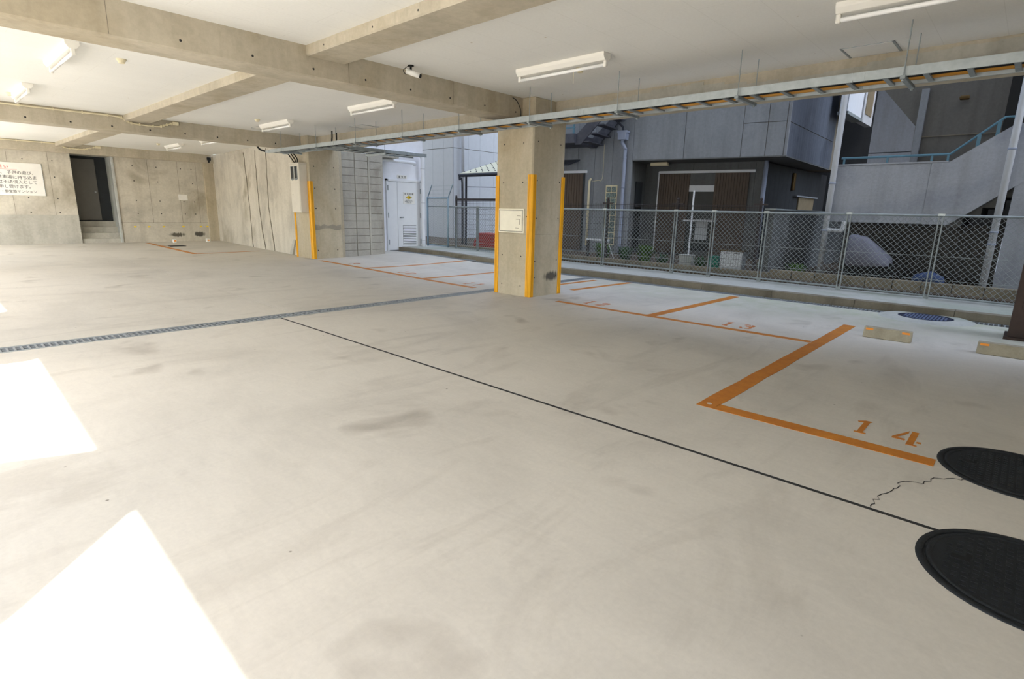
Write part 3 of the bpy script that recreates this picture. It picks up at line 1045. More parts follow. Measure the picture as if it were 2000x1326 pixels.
for i, x in enumerate((5.72, 6.72)):
    st = thing('wheel_stub', (x, 20.3, 0.05), 'small white wheel stub by the far wall, %s' % ('nearer the doorway' if i == 0 else 'nearer the corner'), 'wheel stop', 'white wheel stubs by the far wall')
    B(x - 0.05, x + 0.05, 20.24, 20.36, 0.045, 0.16).build('block', 'white', st, bevel=0.015, seg=2)
    B(x - 0.03, x + 0.03, 20.232, 20.242, 0.09, 0.13).build('reflector', 'reflector', st)
bp = B(5.08, 5.50, 18.45, 18.75, 0.045, 0.065).build('black_mat', 'black', bevel=0.01)
tag(bp, 'flat black mat lying across the orange line by the far wall', 'mat')
# meter cabinet
mc = thing('meter_cabinet', (6.45, 12.98, 1.15), 'beige steel meter cabinet with two glass windows on far pillar', 'cabinet')
body = B(6.36, 6.55, 12.80, 13.26, 1.15, 2.26).build('body', 'beige_box', mc, bevel=0.006)
B(6.345, 6.56, 12.785, 13.275, 2.26, 2.285).build('rain_hood', 'beige_box', mc)
B(6.352, 6.3605, 12.815, 13.245, 1.17, 1.825).build('lower_door', 'beige_box', mc, bevel=0.003)
u = B(6.352, 6.3605, 12.815, 13.245, 1.835, 2.245).build('upper_door', 'beige_box', mc, bevel=0.003)
u['abs'] = list(mc['abs'])
for yy in (12.88, 13.06):
    B(6.347, 6.3525, yy, yy + 0.12, 1.93, 2.2).build('glass_window', 'glass_dark', u)
    m = MB()
    for q in (yy - 0.012, yy + 0.12):
        m.box(6.342, 6.354, q, q + 0.012, 1.91, 2.21)
    m.box(6.342, 6.354, yy - 0.012, yy + 0.132, 1.91, 1.93).box(6.342, 6.354, yy - 0.012, yy + 0.132, 2.2, 2.212)
    m.build('window_frame', 'galv_dull', u)
    T([(6.345, yy + 0.03, 1.905), (6.335, yy + 0.06, 1.895), (6.345, yy + 0.09, 1.905)], 0.01, 6).build('latch', 'galv_dull', u)
MB().disc((6.35, 13.16), 0.008, 1.55, 1.566, 8).build('lock', 'black', mc)
cbs = thing('cable_drop', (6.45, 13.1, 2.28), 'black cables dropping from the tray end into the meter cabinet', 'cable')
for dx, yy in ((0, 13.2), (0.03, 13.12), (0.05, 13.03)):
    T(curve([(6.42 + dx, 13.1, 2.285), (6.40 + dx, yy, 2.38), (6.3 + dx, yy - 0.02, 2.50)], 4), 0.014, 7).build('cable', 'black', cbs, smooth=True)

# ------------------------------------------------------------------ block wall and utility room
wb = struct(B(7.47, 8.70, 12.875, 13.05, -0.05, 2.62).build('wall_block', 'pale_mortar'), 'grey concrete block wall beside the utility door')
base = None
cols = [(7.475, 7.86), (7.87, 8.25), (8.30, 8.70)]
for r in range(14):
    z0 = 0.055 - 0.03 + r * 0.187
    for ci, (xa, xb) in enumerate(cols):
        key = 'b%d' % ci
        if key not in MAT.get('_cache', {}):
            MAT.setdefault('_cache', {})[key] = None
            o = B(0, xb - xa - 0.008, 0, 0.03, 0, 0.178).build('block', 'block', wb, bevel=0.005)
            MAT['_cache'][key] = o
        else:
            o = MAT['_cache'][key].copy()
            COL.objects.link(o)
            o.parent = wb
        o.location = (xa, 12.852 + random.uniform(-.0025, .0025), z0)
del MAT['_cache']
B(8.252, 8.298, 12.845, 12.88, 0.0, 2.62).build('rendered_strip', 'render', wb)
B(8.64, 8.70, 12.85, 13.5, 0.0, 2.62).build('wall_return', 'block', wb)

wu = struct(B(8.66, 10.55, 13.52, 13.8, 0.0, 7.0).build('wall_utility', 'white_wall'), 'bright white wall of the utility room at the end of the alley')
B(8.7, 10.5, 13.3, 13.55, -0.05, 0.09).build('threshold', 'kerbtop', wu)
d2 = thing('door_2', (9.8, 13.5, 0.1), 'white steel utility double door with a louvre vent', None, kind='structure')
m = MB()
m.box(9.22, 9.275, 13.46, 13.53, 0.1, 2.10).box(10.40, 10.455, 13.46, 13.53, 0.1, 2.10).box(9.22, 10.455, 13.46, 13.53, 2.04, 2.10)
m.build('door_frame', 'shed_white', d2, bevel=0.004)
B(9.275, 10.40, 13.505, 13.53, 0.1, 2.04).build('door_gap', 'sealant', d2)
B(9.28, 9.59, 13.475, 13.51, 0.115, 2.035).build('door_leaf', 'shed_white', d2, bevel=0.003)
rl = B(9.598, 10.395, 13.475, 13.51, 0.115, 2.035).build('door_leaf', 'shed_white', d2, bevel=0.003)
B(9.765, 10.235, 13.470, 13.476, 0.255, 0.82).build('louvre_recess', 'sealant', rl)
for i in range(12):
    z = 0.262 + i * 0.047
    MB().prism([(13.458, z), (13.474, z + 0.024), (13.474, z + 0.03), (13.462, z + 0.03), (13.458, z + 0.008)], 0, 9.765, 10.235).build('louvre_slat', 'shed_white', rl)
hd = T([(9.67, 13.475, 1.04), (9.67, 13.42, 1.04), (9.75, 13.41, 1.045)], 0.014, 8).build('lever_handle', 'galv_dull', rl, smooth=True)
for x, zs in ((9.265, (0.35, 1.10, 1.86)), (10.40, (0.35, 1.10, 1.80))):
    for z in zs:
        T([(x, 13.455, z - 0.07), (x, 13.455, z + 0.07)], 0.014, 6).build('hinge', 'galv_dull', d2)
np_ = thing('door_nameplate', (9.78, 13.5, 2.12), 'small white plate reading electric room above the utility door', 'sign')
B(9.62, 9.95, 13.49, 13.505, 2.13, 2.225).build('plate', 'white', np_, bevel=0.003)
text_mesh('lettering', '電 気 室', 0.075, 'blackprint', np_, (9.785, 13.4885, 2.148), XD, YD, align='CENTER')
ws_ = thing('warning_sign', (9.99, 13.47, 1.45), 'white warning sign with a yellow diamond on the utility door', 'sign')
B(9.79, 10.19, 13.465, 13.476, 1.43, 1.755).build('plate', 'white', ws_)
text_mesh('lettering', '変 電 設 備', 0.068, 'blackprint', ws_, (9.99, 13.4635, 1.685), XD, YD, align='CENTER')
MB().prism([(9.88, 1.61), (9.99, 1.555), (10.10, 1.61), (9.99, 1.67)], 1, 13.4625, 13.466).build('diamond_border', 'blackprint', ws_)
MB().prism([(9.895, 1.61), (9.99, 1.562), (10.085, 1.61), (9.99, 1.662)], 1, 13.461, 13.4645).build('yellow_diamond', 'yellowprint', ws_)
text_mesh('lettering', '危 険', 0.048, 'blackprint', ws_, (9.99, 13.4605, 1.595), XD, YD, align='CENTER')
for i, s in enumerate(('関係者以外の方は', '変電室内に 立入ること', 'を禁止します')):
    text_mesh('lettering', s, 0.03, 'blackprint', ws_, (9.99, 13.4635, 1.52 - i * 0.034), XD, YD, align='CENTER')
# white pipes
wp2 = thing('drain_pipe', (10.36, 13.3, 0.1), 'white drain pipe bending down beside the utility door', 'pipe')
T(curve([(8.3, 13.28, 2.80), (9.4, 13.28, 2.80), (10.22, 13.28, 2.80), (10.33, 13.28, 2.77), (10.36, 13.28, 2.68), (10.36, 13.28, 2.2), (10.36, 13.28, 0.12)], 5), 0.062, 12).build('pipe', 'pvc_white', wp2, smooth=True)
for z in (0.38, 1.46, 2.42):
    T([(10.36, 13.28, z), (10.36, 13.28, z + 0.02)], 0.066, 12).build('coupling', 'pvc', wp2, smooth=True)
wp3 = T(curve([(8.9, 13.22, 2.57), (9.6, 13.22, 2.57), (10.0, 13.22, 2.56), (10.08, 13.3, 2.52)], 4), 0.045, 10).build('drain_pipe', 'pvc_white', smooth=True)
tag(wp3, 'short white pipe below the ceiling of the utility corner', 'pipe')
wc = B(8.6, 9.3, 12.95, 13.45, 2.62, 2.70).build('duct_panel', 'render')
tag(wc, 'flat panel bridging block wall and utility door', 'panel')

# ------------------------------------------------------------------ ceiling fixtures
def lamp(x, y0, y1, label):
    t = thing('ceiling_light', (x, (y0 + y1) / 2, ZC), label, 'ceiling light', 'fluorescent batten lights on the ceiling')
    m = MB()
    m.prism([(x - 0.065, ZC), (x - 0.065, ZC - 0.035), (x - 0.035, ZC - 0.075), (x + 0.035, ZC - 0.075), (x + 0.065, ZC - 0.035), (x + 0.065, ZC)], 1, y0, y1)
    o = m.build('housing', 'lamp_white', t, bevel=0.003)
    bm_fix(o)
    T([(x, y0 + 0.03, ZC - 0.112), (x, y1 - 0.03, ZC - 0.112)], 0.017, 12).build('tube', 'tube', t, smooth=True)
    for a in (y0, y1 - 0.035):
        B(x - 0.02, x + 0.02, a, a + 0.035, ZC - 0.135, ZC - 0.07).build('lamp_holder', 'lamp_white', t, bevel=0.006)
    return t


l0 = lamp(5.12, 3.5, 4.72, 'white fluorescent batten light with pull cord before the near pillar')
T([(5.13, 3.93, ZC - 0.1), (5.13, 3.93, ZC - 0.24)], 0.0025, 5).build('pull_cord', 'cream', l0)
lamp(5.12, 0.16, 1.40, 'white fluorescent batten light cut off by the top right picture edge')
lamp(5.22, 7.34, 8.56, 'white fluorescent batten light just behind the long beam')
lamp(5.22, 10.72, 11.98, 'white fluorescent batten light near the far pillar')
lamp(5.36, 17.5, 18.75, 'white fluorescent batten light near the far wall corner')
lamp(5.42, 14.9, 16.1, 'white fluorescent batten light mostly hidden behind the second beam')
lamp(1.40, 7.55, 8.85, 'white fluorescent batten light at the left picture edge behind the long beam')
lamp(1.40, 10.70, 12.0, 'white fluorescent batten light at the left picture edge before second beam')


def detector(x, y, label):
    t = thing('smoke_detector', (x, y, ZC), label, 'detector', 'smoke detectors on the ceiling')
    MB().disc((x, y), 0.05, ZC - 0.012, ZC, 20, 0.052).build('base', 'cream', t)
    MB().disc((x, y), 0.03, ZC - 0.045, ZC - 0.012, 20, 0.046).build('head', 'cream', t)
    return t


detector(1.93, 8.03, 'cream smoke detector alone on the left ceiling behind the long beam')
detector(5.47, 4.10, 'cream smoke detector beside the pull cord light')
detector(4.82, 11.26, 'cream smoke detector near the far pillar light')
detector(1.33, 11.9, 'cream smoke detector at the end of the left picture edge light')
detector(5.0, 18.2, 'cream smoke detector near the far corner light')

cm = thing('security_camera', (4.18, 5.55, ZC), 'small white security camera hanging beside the long beam', 'camera')
MB().disc((4.18, 5.55), 0.035, ZC - 0.012, ZC, 16).build('mount_plate', 'black', cm)
T([(4.18, 5.55, ZC), (4.18, 5.55, ZC - 0.06)], 0.012, 8).build('stem', 'black', cm)
T([(4.15, 5.59, ZC - 0.06), (4.24, 5.46, ZC - 0.115)], 0.03, 12).build('camera_body', 'white', cm, smooth=True)
T([(4.235, 5.468, ZC - 0.112), (4.245, 5.452, ZC - 0.118)], 0.024, 12).build('lens', 'black', cm)
T(curve([(4.15, 5.56, ZC - 0.01), (4.11, 5.6, ZC - 0.06), (4.15, 5.6, ZC - 0.1)], 4), 0.004, 5).build('camera_cable', 'black', cm)


def hatch(x0, x1, y0, y1, label):
    t = thing('ceiling_hatch', ((x0 + x1) / 2, (y0 + y1) / 2, ZC), label, 'hatch', 'access hatches in the ceiling')
    m = MB()
    w = 0.02
    m.box(x0, x1, y0, y0 + w, ZC - 0.006, ZC).box(x0, x1, y1 - w, y1, ZC - 0.006, ZC).box(x0, x0 + 0.006, y0, y1, ZC - 0.004, ZC).box(x1 - 0.006, x1, y0, y1, ZC - 0.004, ZC)
    m.build('hatch_frame', 'galv_dull', t)
    B(x0 + 0.01, x1 - 0.01, y0 + w + 0.003, y1 - w - 0.003, ZC - 0.005, ZC).build('hatch_panel', 'white', t)
    return t


hatch(6.40, 6.80, 1.23, 1.68, 'square ceiling hatch beside the cable tray near the right edge')
hatch(6.37, 6.78, 10.08, 10.56, 'square ceiling hatch beside the tray near the far pillar')
hatch(5.24, 5.64, 12.1, 12.58, 'square ceiling hatch near the far light and second beam')

# loose wire by the near pillar
lw = T(curve([(6.10, 5.74, 2.87), (6.17, 5.72, 2.83), (6.23, 5.70, 2.72), (6.22, 5.68, 2.6), (6.26, 5.66, 2.52)], 5), 0.006, 6).build('loose_wire', 'black', smooth=True)
tag(lw, 'thin black wire hanging down the beam end at the near pillar', 'wire')

# ------------------------------------------------------------------ cable tray
ct = thing('cable_tray', (6.07, 4.0, 2.475), 'long galvanised ladder cable tray hung below the edge beam', 'cable tray')
TX0, TX1, TZ0, TZ1 = 5.87, 6.27, 2.477, 2.552
for xa, sgn in ((TX0, 1), (TX1, -1)):
    y = -1.6
    while y < 13.2:
        y2 = min(y + 3.0, 13.3)
        m = MB()
        m.prism([(xa, TZ0), (xa + sgn * 0.02, TZ0), (xa + sgn * 0.02, TZ0 + 0.004), (xa + sgn * 0.004, TZ0 + 0.004), (xa + sgn * 0.004, TZ1 - 0.004), (xa + sgn * 0.02, TZ1 - 0.004), (xa + sgn * 0.02, TZ1), (xa, TZ1)], 1, y + 0.002, y2 - 0.002)
        o = m.build('side_rail', 'galv', ct)
        bm_fix(o)
        B(min(xa, xa - sgn * 0.004), max(xa, xa - sgn * 0.004), y2 - 0.09, y2 + 0.09, TZ0 + 0.012, TZ1 - 0.012).build('splice_plate', 'galv', ct)
        y = y2
y = -1.4
rb = None
while y < 13.2:
    if rb is None:
        rb = B(TX0 + 0.004, TX1 - 0.004, y - 0.02, y + 0.02, TZ0 + 0.006, TZ0 + 0.022).build('rung', 'galv_dull', ct)
        y0r = y
        o = rb
    else:
        o = rb.copy()
        COL.objects.link(o)
        o.parent = ct
        o.location = (0, y - y0r, 0)
    y += 0.285
base = None
for yy in (5.187, 3.815, 2.405, 1.02, -0.38, 6.6, 8.03, 9.48, 10.96, 12.53):
    if base is None:
        base = []
        y0h = yy
        for x in (5.845, 6.265 + 0.03):
            base.append(T([(x, yy, TZ0 - 0.035), (x, yy, ZC)], 0.005, 6).build('hanger_rod', 'galv_dull', ct))
            base.append(MB().disc((x, yy), 0.011, TZ0 - 0.045, TZ0 - 0.03, 6).build('nut', 'galv', ct))
        base.append(B(5.815, 6.325, yy - 0.02, yy + 0.02, TZ0 - 0.032, TZ0 - 0.002).build('hanger_bar', 'galv_dull', ct, bevel=0.003))
    else:
        for q in base:
            o = q.copy()
            COL.objects.link(o)
            o.parent = ct
            o.location = (0, yy - y0h, 0)
oc = T([(6.16, -1.6, TZ0 + 0.035), (6.17, 3, TZ0 + 0.035), (6.15, 7, TZ0 + 0.035), (6.16, 10.4, TZ0 + 0.035)], 0.018, 8).build('power_cable', 'orange_cable', smooth=True)
tag(oc, 'thick orange cable lying in the long cable tray', 'cable')
oc2 = T([(6.20, -1.6, TZ0 + 0.035), (6.205, 3, TZ0 + 0.035), (6.195, 7, TZ0 + 0.035), (6.2, 10.4, TZ0 + 0.035)], 0.013, 8).build('power_cable', 'orange_cable', smooth=True)
tag(oc2, 'thinner orange cable lying beside the thick one in the tray', 'cable')
for i, (x, r) in enumerate(((5.94, 0.014), (5.98, 0.012), (6.03, 0.016), (6.08, 0.012))):
    o = T([(x, -1.6, TZ0 + 0.036), (x + 0.01, 4, TZ0 + 0.036), (x, 9, TZ0 + 0.036), (x, 12.9, TZ0 + 0.036)], r, 7).build('power_cable', 'black', smooth=True)
    tag(o, 'dark grey cable lying in the long cable tray', 'cable', 'dark cables in the tray')
be_ = thing('cable_loop', (5.87, 13.3, 2.5), 'black cable curving up from the end of the cable tray', 'cable')
T(curve([(5.93, 13.25, 2.52), (5.92, 13.5, 2.53), (5.86, 13.75, 2.62), (5.82, 13.82, 2.9)], 5), 0.022, 8).build('cable', 'black', be_, smooth=True)
for i, (x, y) in enumerate(((6.52, 10.9), (6.74, 11.1))):
    o = T([(x, y + 0.6, ZC + 0.01), (x - 0.06, y + 0.5, 2.76), (x - 0.2, y + 0.3, 2.53)], 0.016, 7).build('riser_cable', 'black', smooth=True)
    tag(o, 'black cable rising from the tray into the ceiling, %s' % ('farther from the edge beam' if i == 0 else 'against the edge beam'), 'cable')

# branch tray towards the utility room
bt = thing('branch_tray', (7.2, 10.6, 2.45), 'shorter branch cable tray turning off towards the utility room', 'cable tray')
for yy, sg_ in ((10.42, 1), (10.92, -1)):
    B(6.28, 8.25, yy, yy + 0.004, 2.445, 2.515).build('side_rail', 'galv_dull', bt)
    B(6.28, 8.25, min(yy, yy + sg_ * 0.02), max(yy, yy + sg_ * 0.02), 2.445, 2.449).build('side_rail', 'galv_dull', bt)
x = 6.42
while x < 8.2:
    B(x - 0.022, x + 0.022, 10.424, 10.916, 2.449, 2.465).build('rung', 'galv', bt)
    x += 0.26
MB().prism([(5.95, 10.2), (6.28, 10.42), (6.28, 10.92), (5.95, 11.2)], 2, 2.452, 2.456).build('corner_plate', 'galv_dull', bt)
B(7.02, 7.06, 10.28, 11.02, 2.395, 2.43).build('hanger_bar', 'galv', bt)
for yy in (10.3, 11.0):
    T([(7.04, yy, 2.39), (7.04, yy, 2.64)], 0.005, 6).build('hanger_rod', 'galv_dull', bt)
dk = thing('cable_bundle', (8.2, 10.7, 2.49), 'bundle of black cables in the branch tray', 'cable')
for i in range(5):
    T(curve([(6.3, 10.52 + i * 0.07, 2.49), (7.4, 10.55 + i * 0.06, 2.49), (8.1, 10.65 + i * 0.05, 2.50), (8.5, 11.2 + i * 0.04, 2.56), (8.75, 12.3, 2.66)], 5), 0.022, 7).build('cable', 'black', dk, smooth=True)

# ------------------------------------------------------------------ brown steel post at the right picture edge
sp = thing('steel_post', (8.55, -0.2, 0), 'dark brown steel post at the right picture edge by the gutter', 'post')
B(8.37, 8.75, -0.55, 0.02, -0.01, 2.9).build('post_body', 'brown_steel', sp, bevel=0.008)
B(8.355, 8.372, -0.45, -0.05, 0.35, 2.6).build('raised_panel', 'brown_steel', sp, bevel=0.006)
B(8.33, 8.79, -0.59, 0.05, -0.01, 0.03).build('foot_plate', 'brown_steel', sp)

# ------------------------------------------------------------------ open facade on the road side (outside the frame)
FA = math.radians(1.35)
fc = thing('wall_facade', (-1.55, 0, 0), 'open road-side front of the parking level, unseen, with added sun-blocking parts', None, kind='structure', rz=-FA)
B(0.0, 0.35, -12.5, 23, 2.62, 3.15).build('front_lintel', 'facade_white', fc)
MB().prism([(4.50, 2.15), (7.0, 2.15), (7.0, 2.7), (4.50, 2.7)], 0, 0.0, 0.3).build('sun_block_panel', 'pillar', fc)  # added unseen panel, shades the floor between the sun patches
B(0, 0.4, 5.6, 6.15, 0, 2.7).build('front_pier', 'pillar', fc)
MB().prism([(1.0, 0), (1.3, 0), (1.4, 1.6), (2.60, 1.67), (1.63, 2.69), (1.17, 2.69), (1.02, 1.8)], 0, 0.0, 0.2).build('front_pier', 'pillar', fc)  # unseen pier, outline shaped so its shadow borders the sun patches
B(0, 0.3, 12.6, 14.0, 0, 2.7).build('front_pier', 'pillar', fc)
B(0.02, 0.2, 7.3, 11.5, 0, 0.95).build('bounce_block_wall', 'pillar', fc)  # added unseen low wall, cuts sunlight bouncing up to the left ceiling
B(0, 0.3, -12.5, -0.95, 0, 2.7).build('light_block_wall', 'pillar', fc)  # added unseen wall, keeps light off the right front floor
wal = struct(B(7.0, 7.2, -12.2, -0.9, -0.1, ZC).build('wall_alley', 'wall'), 'concrete wall towards the alley behind the camera')
wbk = struct(B(-1.7, 7.3, -12.5, -12.2, -0.1, 3.1).build('wall_back', 'wall'), 'concrete wall at the back of the parking level')

# ------------------------------------------------------------------ ground outside
gr = struct(B(-60, -1.75, -60, 70, -0.3, -0.02).build('ground_street', 'street'), 'pale street surface on the open side')
ga = struct(B(10.95, 40, -30, 50, -0.4, 0.16).build('ground_garden', 'soil'), 'bare soil ground behind the fence')

# ------------------------------------------------------------------ chain-link fence
FX = 10.7


def chain(m, y0, y1, z0, z1, x, pitch=0.086, r=0.0029):
    """diagonal wires in both directions, clipped to the panel"""
    h = z1 - z0
    n0 = int((y0 - h) / pitch) - 1
    n1 = int((y1 + h) / pitch) + 1
    for sgn in (1, -1):
        for i in range(n0, n1 + 1):
            c = i * pitch
            a, b = (c, c + h) if sgn == 1 else (c + h, c)
            # param t from bottom (a,z0) to top (b,z1)
            ts = []
            lo, hi = 0.0, 1.0
            d = b - a
            ta, tb = (y0 - a) / d, (y1 - a) / d
            lo, hi = max(lo, min(ta, tb)), min(hi, max(ta, tb))
            if hi - lo < 0.01:
                continue
            p = (x + sgn * 0.003, a + d * lo, z0 + h * lo)
            q = (x + sgn * 0.003, a + d * hi, z0 + h * hi)
            m.tube([p, q], r, 4, False)


def fence(y0, y1, posts, z_of, ztop, label, arms=()):
    t = thing('chain_link_fence', (FX, (y0 + y1) / 2, z_of(FX, (y0 + y1) / 2)), label, 'fence')
    zb = min(z_of(FX, y0), z_of(FX, y1))
    for p in posts:
        z = z_of(FX, p)
        m = MB()
        for d in (-0.03, 0.022):
            m.box(FX - 0.016, FX + 0.016, p + d, p + d + 0.016, z, ztop)
        o = m.build('post', 'galv_dull', t)
        B(FX - 0.022, FX + 0.022, p - 0.04, p + 0.048, ztop, ztop + 0.03).build('post_cap', 'galv', t)
        B(FX - 0.012, FX + 0.012, p - 0.014, p + 0.022, z - 0.02, z + 0.05).build('post_foot', 'galv_dull', t)
    T([(FX, y0, ztop), (FX, y1, ztop)], 0.019, 10).build('top_rail', 'galv_dull', t, smooth=True)
    T([(FX, y0, z_of(FX, y0) + 0.03), (FX, y1, z_of(FX, y1) + 0.03)], 0.016, 8).build('bottom_rail', 'galv_dull', t, smooth=True)
    for q in (0.30, 0.66):
        T([(FX - 0.006, y0, zb + q), (FX - 0.006, y1, zb + q)], 0.0038, 5).build('tension_wire', 'galv_dull', t)
    m = MB()
    edges = sorted([y0] + list(posts) + [y1])
    for a, b in zip(edges, edges[1:]):
        if b - a > 0.1:
            chain(m, a, b, zb + 0.03, ztop, FX)
    m.build('wire_mesh', 'galv_dull', t, kind='stuff')
    return t


fence(-1.6, 12.5, (-0.1, 1.06, 2.29, 3.62, 4.6, 5.4, 7.13, 8.7, 10.3, 11.3, 12.2), lambda x, y: 0.105 + 0.10 * sstep((y - 7.5) / 5.0), 1.375, 'long galvanised chain-link fence standing on the kerb')
gt = thing('chain_link_gate', (FX, 13.05, 0.2), 'taller blue-grey chain-link gate with slanted top arms by the utility door', 'gate')
for y in (12.56, 13.5):
    T([(FX, y, 0.1), (FX, y, 1.64)], 0.03, 10).build('post', 'blue_galv', gt, smooth=True)
    T([(FX, y, 1.62), (FX - 0.02, y - 0.24, 2.0)], 0.018, 6).build('slanted_arm', 'blue_galv', gt)
T([(FX, 12.56, 1.62), (FX, 13.5, 1.62)], 0.022, 8).build('top_rail', 'blue_galv', gt, smooth=True)
T([(FX, 12.56, 1.38), (FX, 13.5, 1.38)], 0.016, 8).build('mid_rail', 'galv_dull', gt, smooth=True)
T([(FX, 12.56, 0.24), (FX, 13.5, 0.24)], 0.018, 8).build('bottom_rail', 'blue_galv', gt, smooth=True)
m = MB()
chain(m, 12.58, 13.48, 0.24, 1.62, FX, 0.07)
m.build('wire_mesh', 'galv_dull', gt, kind='stuff')
for i in range(3):
    f = 0.3 + 0.3 * i
    T([(FX - 0.02 * f, 12.56 - 0.24 * f, 1.62 + 0.38 * f), (FX - 0.02 * f, 13.5 - 0.24 * f, 1.62 + 0.38 * f)], 0.003, 4).build('barbed_wire', 'galv_dull', gt)

# ------------------------------------------------------------------ low garden wall of blocks behind the fence
gw = struct(B(11.18, 11.30, -3.0, 13.9, -0.1, 0.13).build('wall_garden', 'mortar'), 'low block wall behind the chain-link fence')
base = None
random.seed(21)
for row, (z0, z1) in enumerate(((0.02, 0.135), (0.145, 0.315))):
    y = -3.0 + (0.2 if row else 0)
    while y < 13.7:
        ln = 0.40
        top = z1
        if row == 1 and y > 3.55:
            top = 0.25
        key = (row, y > 3.55)
        B(11.165 + random.uniform(-.003, .003), 11.31, y + 0.006, y + ln - 0.006, z0, top).build('block', 'gardenwall', gw, bevel=0.006)
        y += ln


# dark mesh fence standing on the garden wall
def mesh_fence(y0, y1, posts, label, x=11.25, z0=0.3, z1=1.53):
    t = thing('wire_panel_fence', (x, (y0 + y1) / 2, 0.25), label, 'fence')
    for p in posts:
        B(x + 0.01, x + 0.06, p - 0.025, p + 0.025, 0.252 if x < 11.3 else 0.16, z1 + 0.07).build('post', 'darkfence', t, bevel=0.004)
        o = MB()
        o.tube([(x + 0.035, p, z1 + 0.07), (x + 0.035, p, z1 + 0.085), (x + 0.035, p, z1 + 0.11), (x + 0.035, p, z1 + 0.13)], [0.016, 0.03, 0.03, 0.008], 10)
        o.build('post_ball', 'darkfence', t, smooth=True)
        if x < 11.3:
            B(x + 0.005, x + 0.05, p - 0.13, p + 0.13, z1 - 0.015, z1 + 0.015).build('clamp', 'darkfence', t)
    m = MB()
    y = y0
    while y < y1:
        m.tube([(x, y, z0), (x, y, z1)], 0.0027, 4, False)
        y += 0.05
    zz = z0
    while zz < z1 + 0.01:
        m.tube([(x - 0.004, y0, zz), (x - 0.004, y1, zz)], 0.003, 4, False)
        zz += 0.15
    for dz in (0.03, 0.06):
        m.tube([(x - 0.01, y0, z1 - dz), (x - 0.01, y1, z1 - dz)], 0.004, 4, False)
    m.build('wire_grid', 'darkfence', t, kind='stuff')
    return t


mesh_fence(3.9, 9.4, (3.95, 5.68, 7.45), 'dark brown wire panel fence with ball-topped posts on the garden wall')
mf = mesh_fence(10.9, 12.97, (10.95, 12.97), 'dark wire panel fence beyond the pillar next to the shelter', 11.35, 0.28, 1.6)
B(11.34, 11.40, 10.9, 12.97, 1.56, 1.63).build('top_rail', 'darkfence', mf)

# ------------------------------------------------------------------ grey house with overhang
HZ = math.atan2(-0.9853, 0.1709)
hs = thing('grey_house', (13.968, 8.515, 0.1), 'grey panelled house with a dark recessed porch behind the fence', 'house', rz=HZ)


def HB(x0, x1, y0, y1, z0, z1):
    return B(x0, x1, y0, y1, z0 - 0.1, z1 - 0.1)


def HP(p):
    return (p[0], p[1], p[2] - 0.1)


HB(-2.8, -0.005, 0.03, 5, 0.0, 11).build('wall_core', 'mortar', hs)
xs = [-2.8, -2.2, -1.68, -1.14, -0.59, 0.0]
for a, b in zip(xs, xs[1:]):
    HB(a + 0.004, b - 0.004, 0, 0.06, 0.05, 11).build('wall_panel', 'house', hs, bevel=0.003)
# overhanging upper storey
MB().prism([(0.0, 0.03), (3.86, 0.03), (4.48, 4.68), (4.6, 6), (0.0, 6)], 2, 2.66, 11.0).build('overhang_core', 'mortar', hs)
for a, b, z0, z1 in ((0, 1.41, 2.75, 11), (1.41, 2.84, 2.75, 11), (2.84, 3.41, 2.75, 3.54), (2.84, 3.41, 3.54, 11), (3.41, 3.82, 2.75, 3.54), (3.41, 3.82, 3.54, 11)):
    HB(a + 0.006, b - 0.006, 0, 0.05, z0 + 0.006, z1 - 0.006).build('wall_panel', 'house', hs, bevel=0.004)
HB(3.825, 3.895, 0.0, 0.07, 2.75, 11).build('corner_trim', 'house', hs, bevel=0.01)
# dark cladding boards along the side
n = 22
for i in range(n):
    t0, t1 = i / n, (i + 1) / n
    xa, ya = 3.885 + 0.615 * t0, 0.07 + 4.61 * t0
    xb, yb = 3.885 + 0.615 * t1, 0.07 + 4.61 * t1
    for z0, z1 in ((2.66, 3.42), (3.44, 10.8)):
        m = MB()
        m.prism([(xa, ya + 0.006), (xb, yb - 0.006), (xb - 0.04, yb - 0.006), (xa - 0.04, ya + 0.006)], 2, z0, z1)
        bm_fix(m.build('cladding_board', 'house_dark', hs))
# soffit
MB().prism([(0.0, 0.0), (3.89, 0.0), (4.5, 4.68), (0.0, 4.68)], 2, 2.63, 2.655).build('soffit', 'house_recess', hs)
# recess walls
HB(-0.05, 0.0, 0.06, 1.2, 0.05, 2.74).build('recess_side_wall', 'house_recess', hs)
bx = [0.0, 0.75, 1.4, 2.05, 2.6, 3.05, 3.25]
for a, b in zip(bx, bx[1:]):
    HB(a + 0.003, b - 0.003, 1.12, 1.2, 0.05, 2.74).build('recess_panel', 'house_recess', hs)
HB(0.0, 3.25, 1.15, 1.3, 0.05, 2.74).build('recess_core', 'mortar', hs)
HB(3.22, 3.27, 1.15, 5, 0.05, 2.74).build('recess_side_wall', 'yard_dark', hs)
T([HP((3.32, 0.98, 0.1)), HP((3.32, 0.98, 2.74))], 0.055, 12).build('porch_pipe', 'pvc_blue', hs, smooth=True)
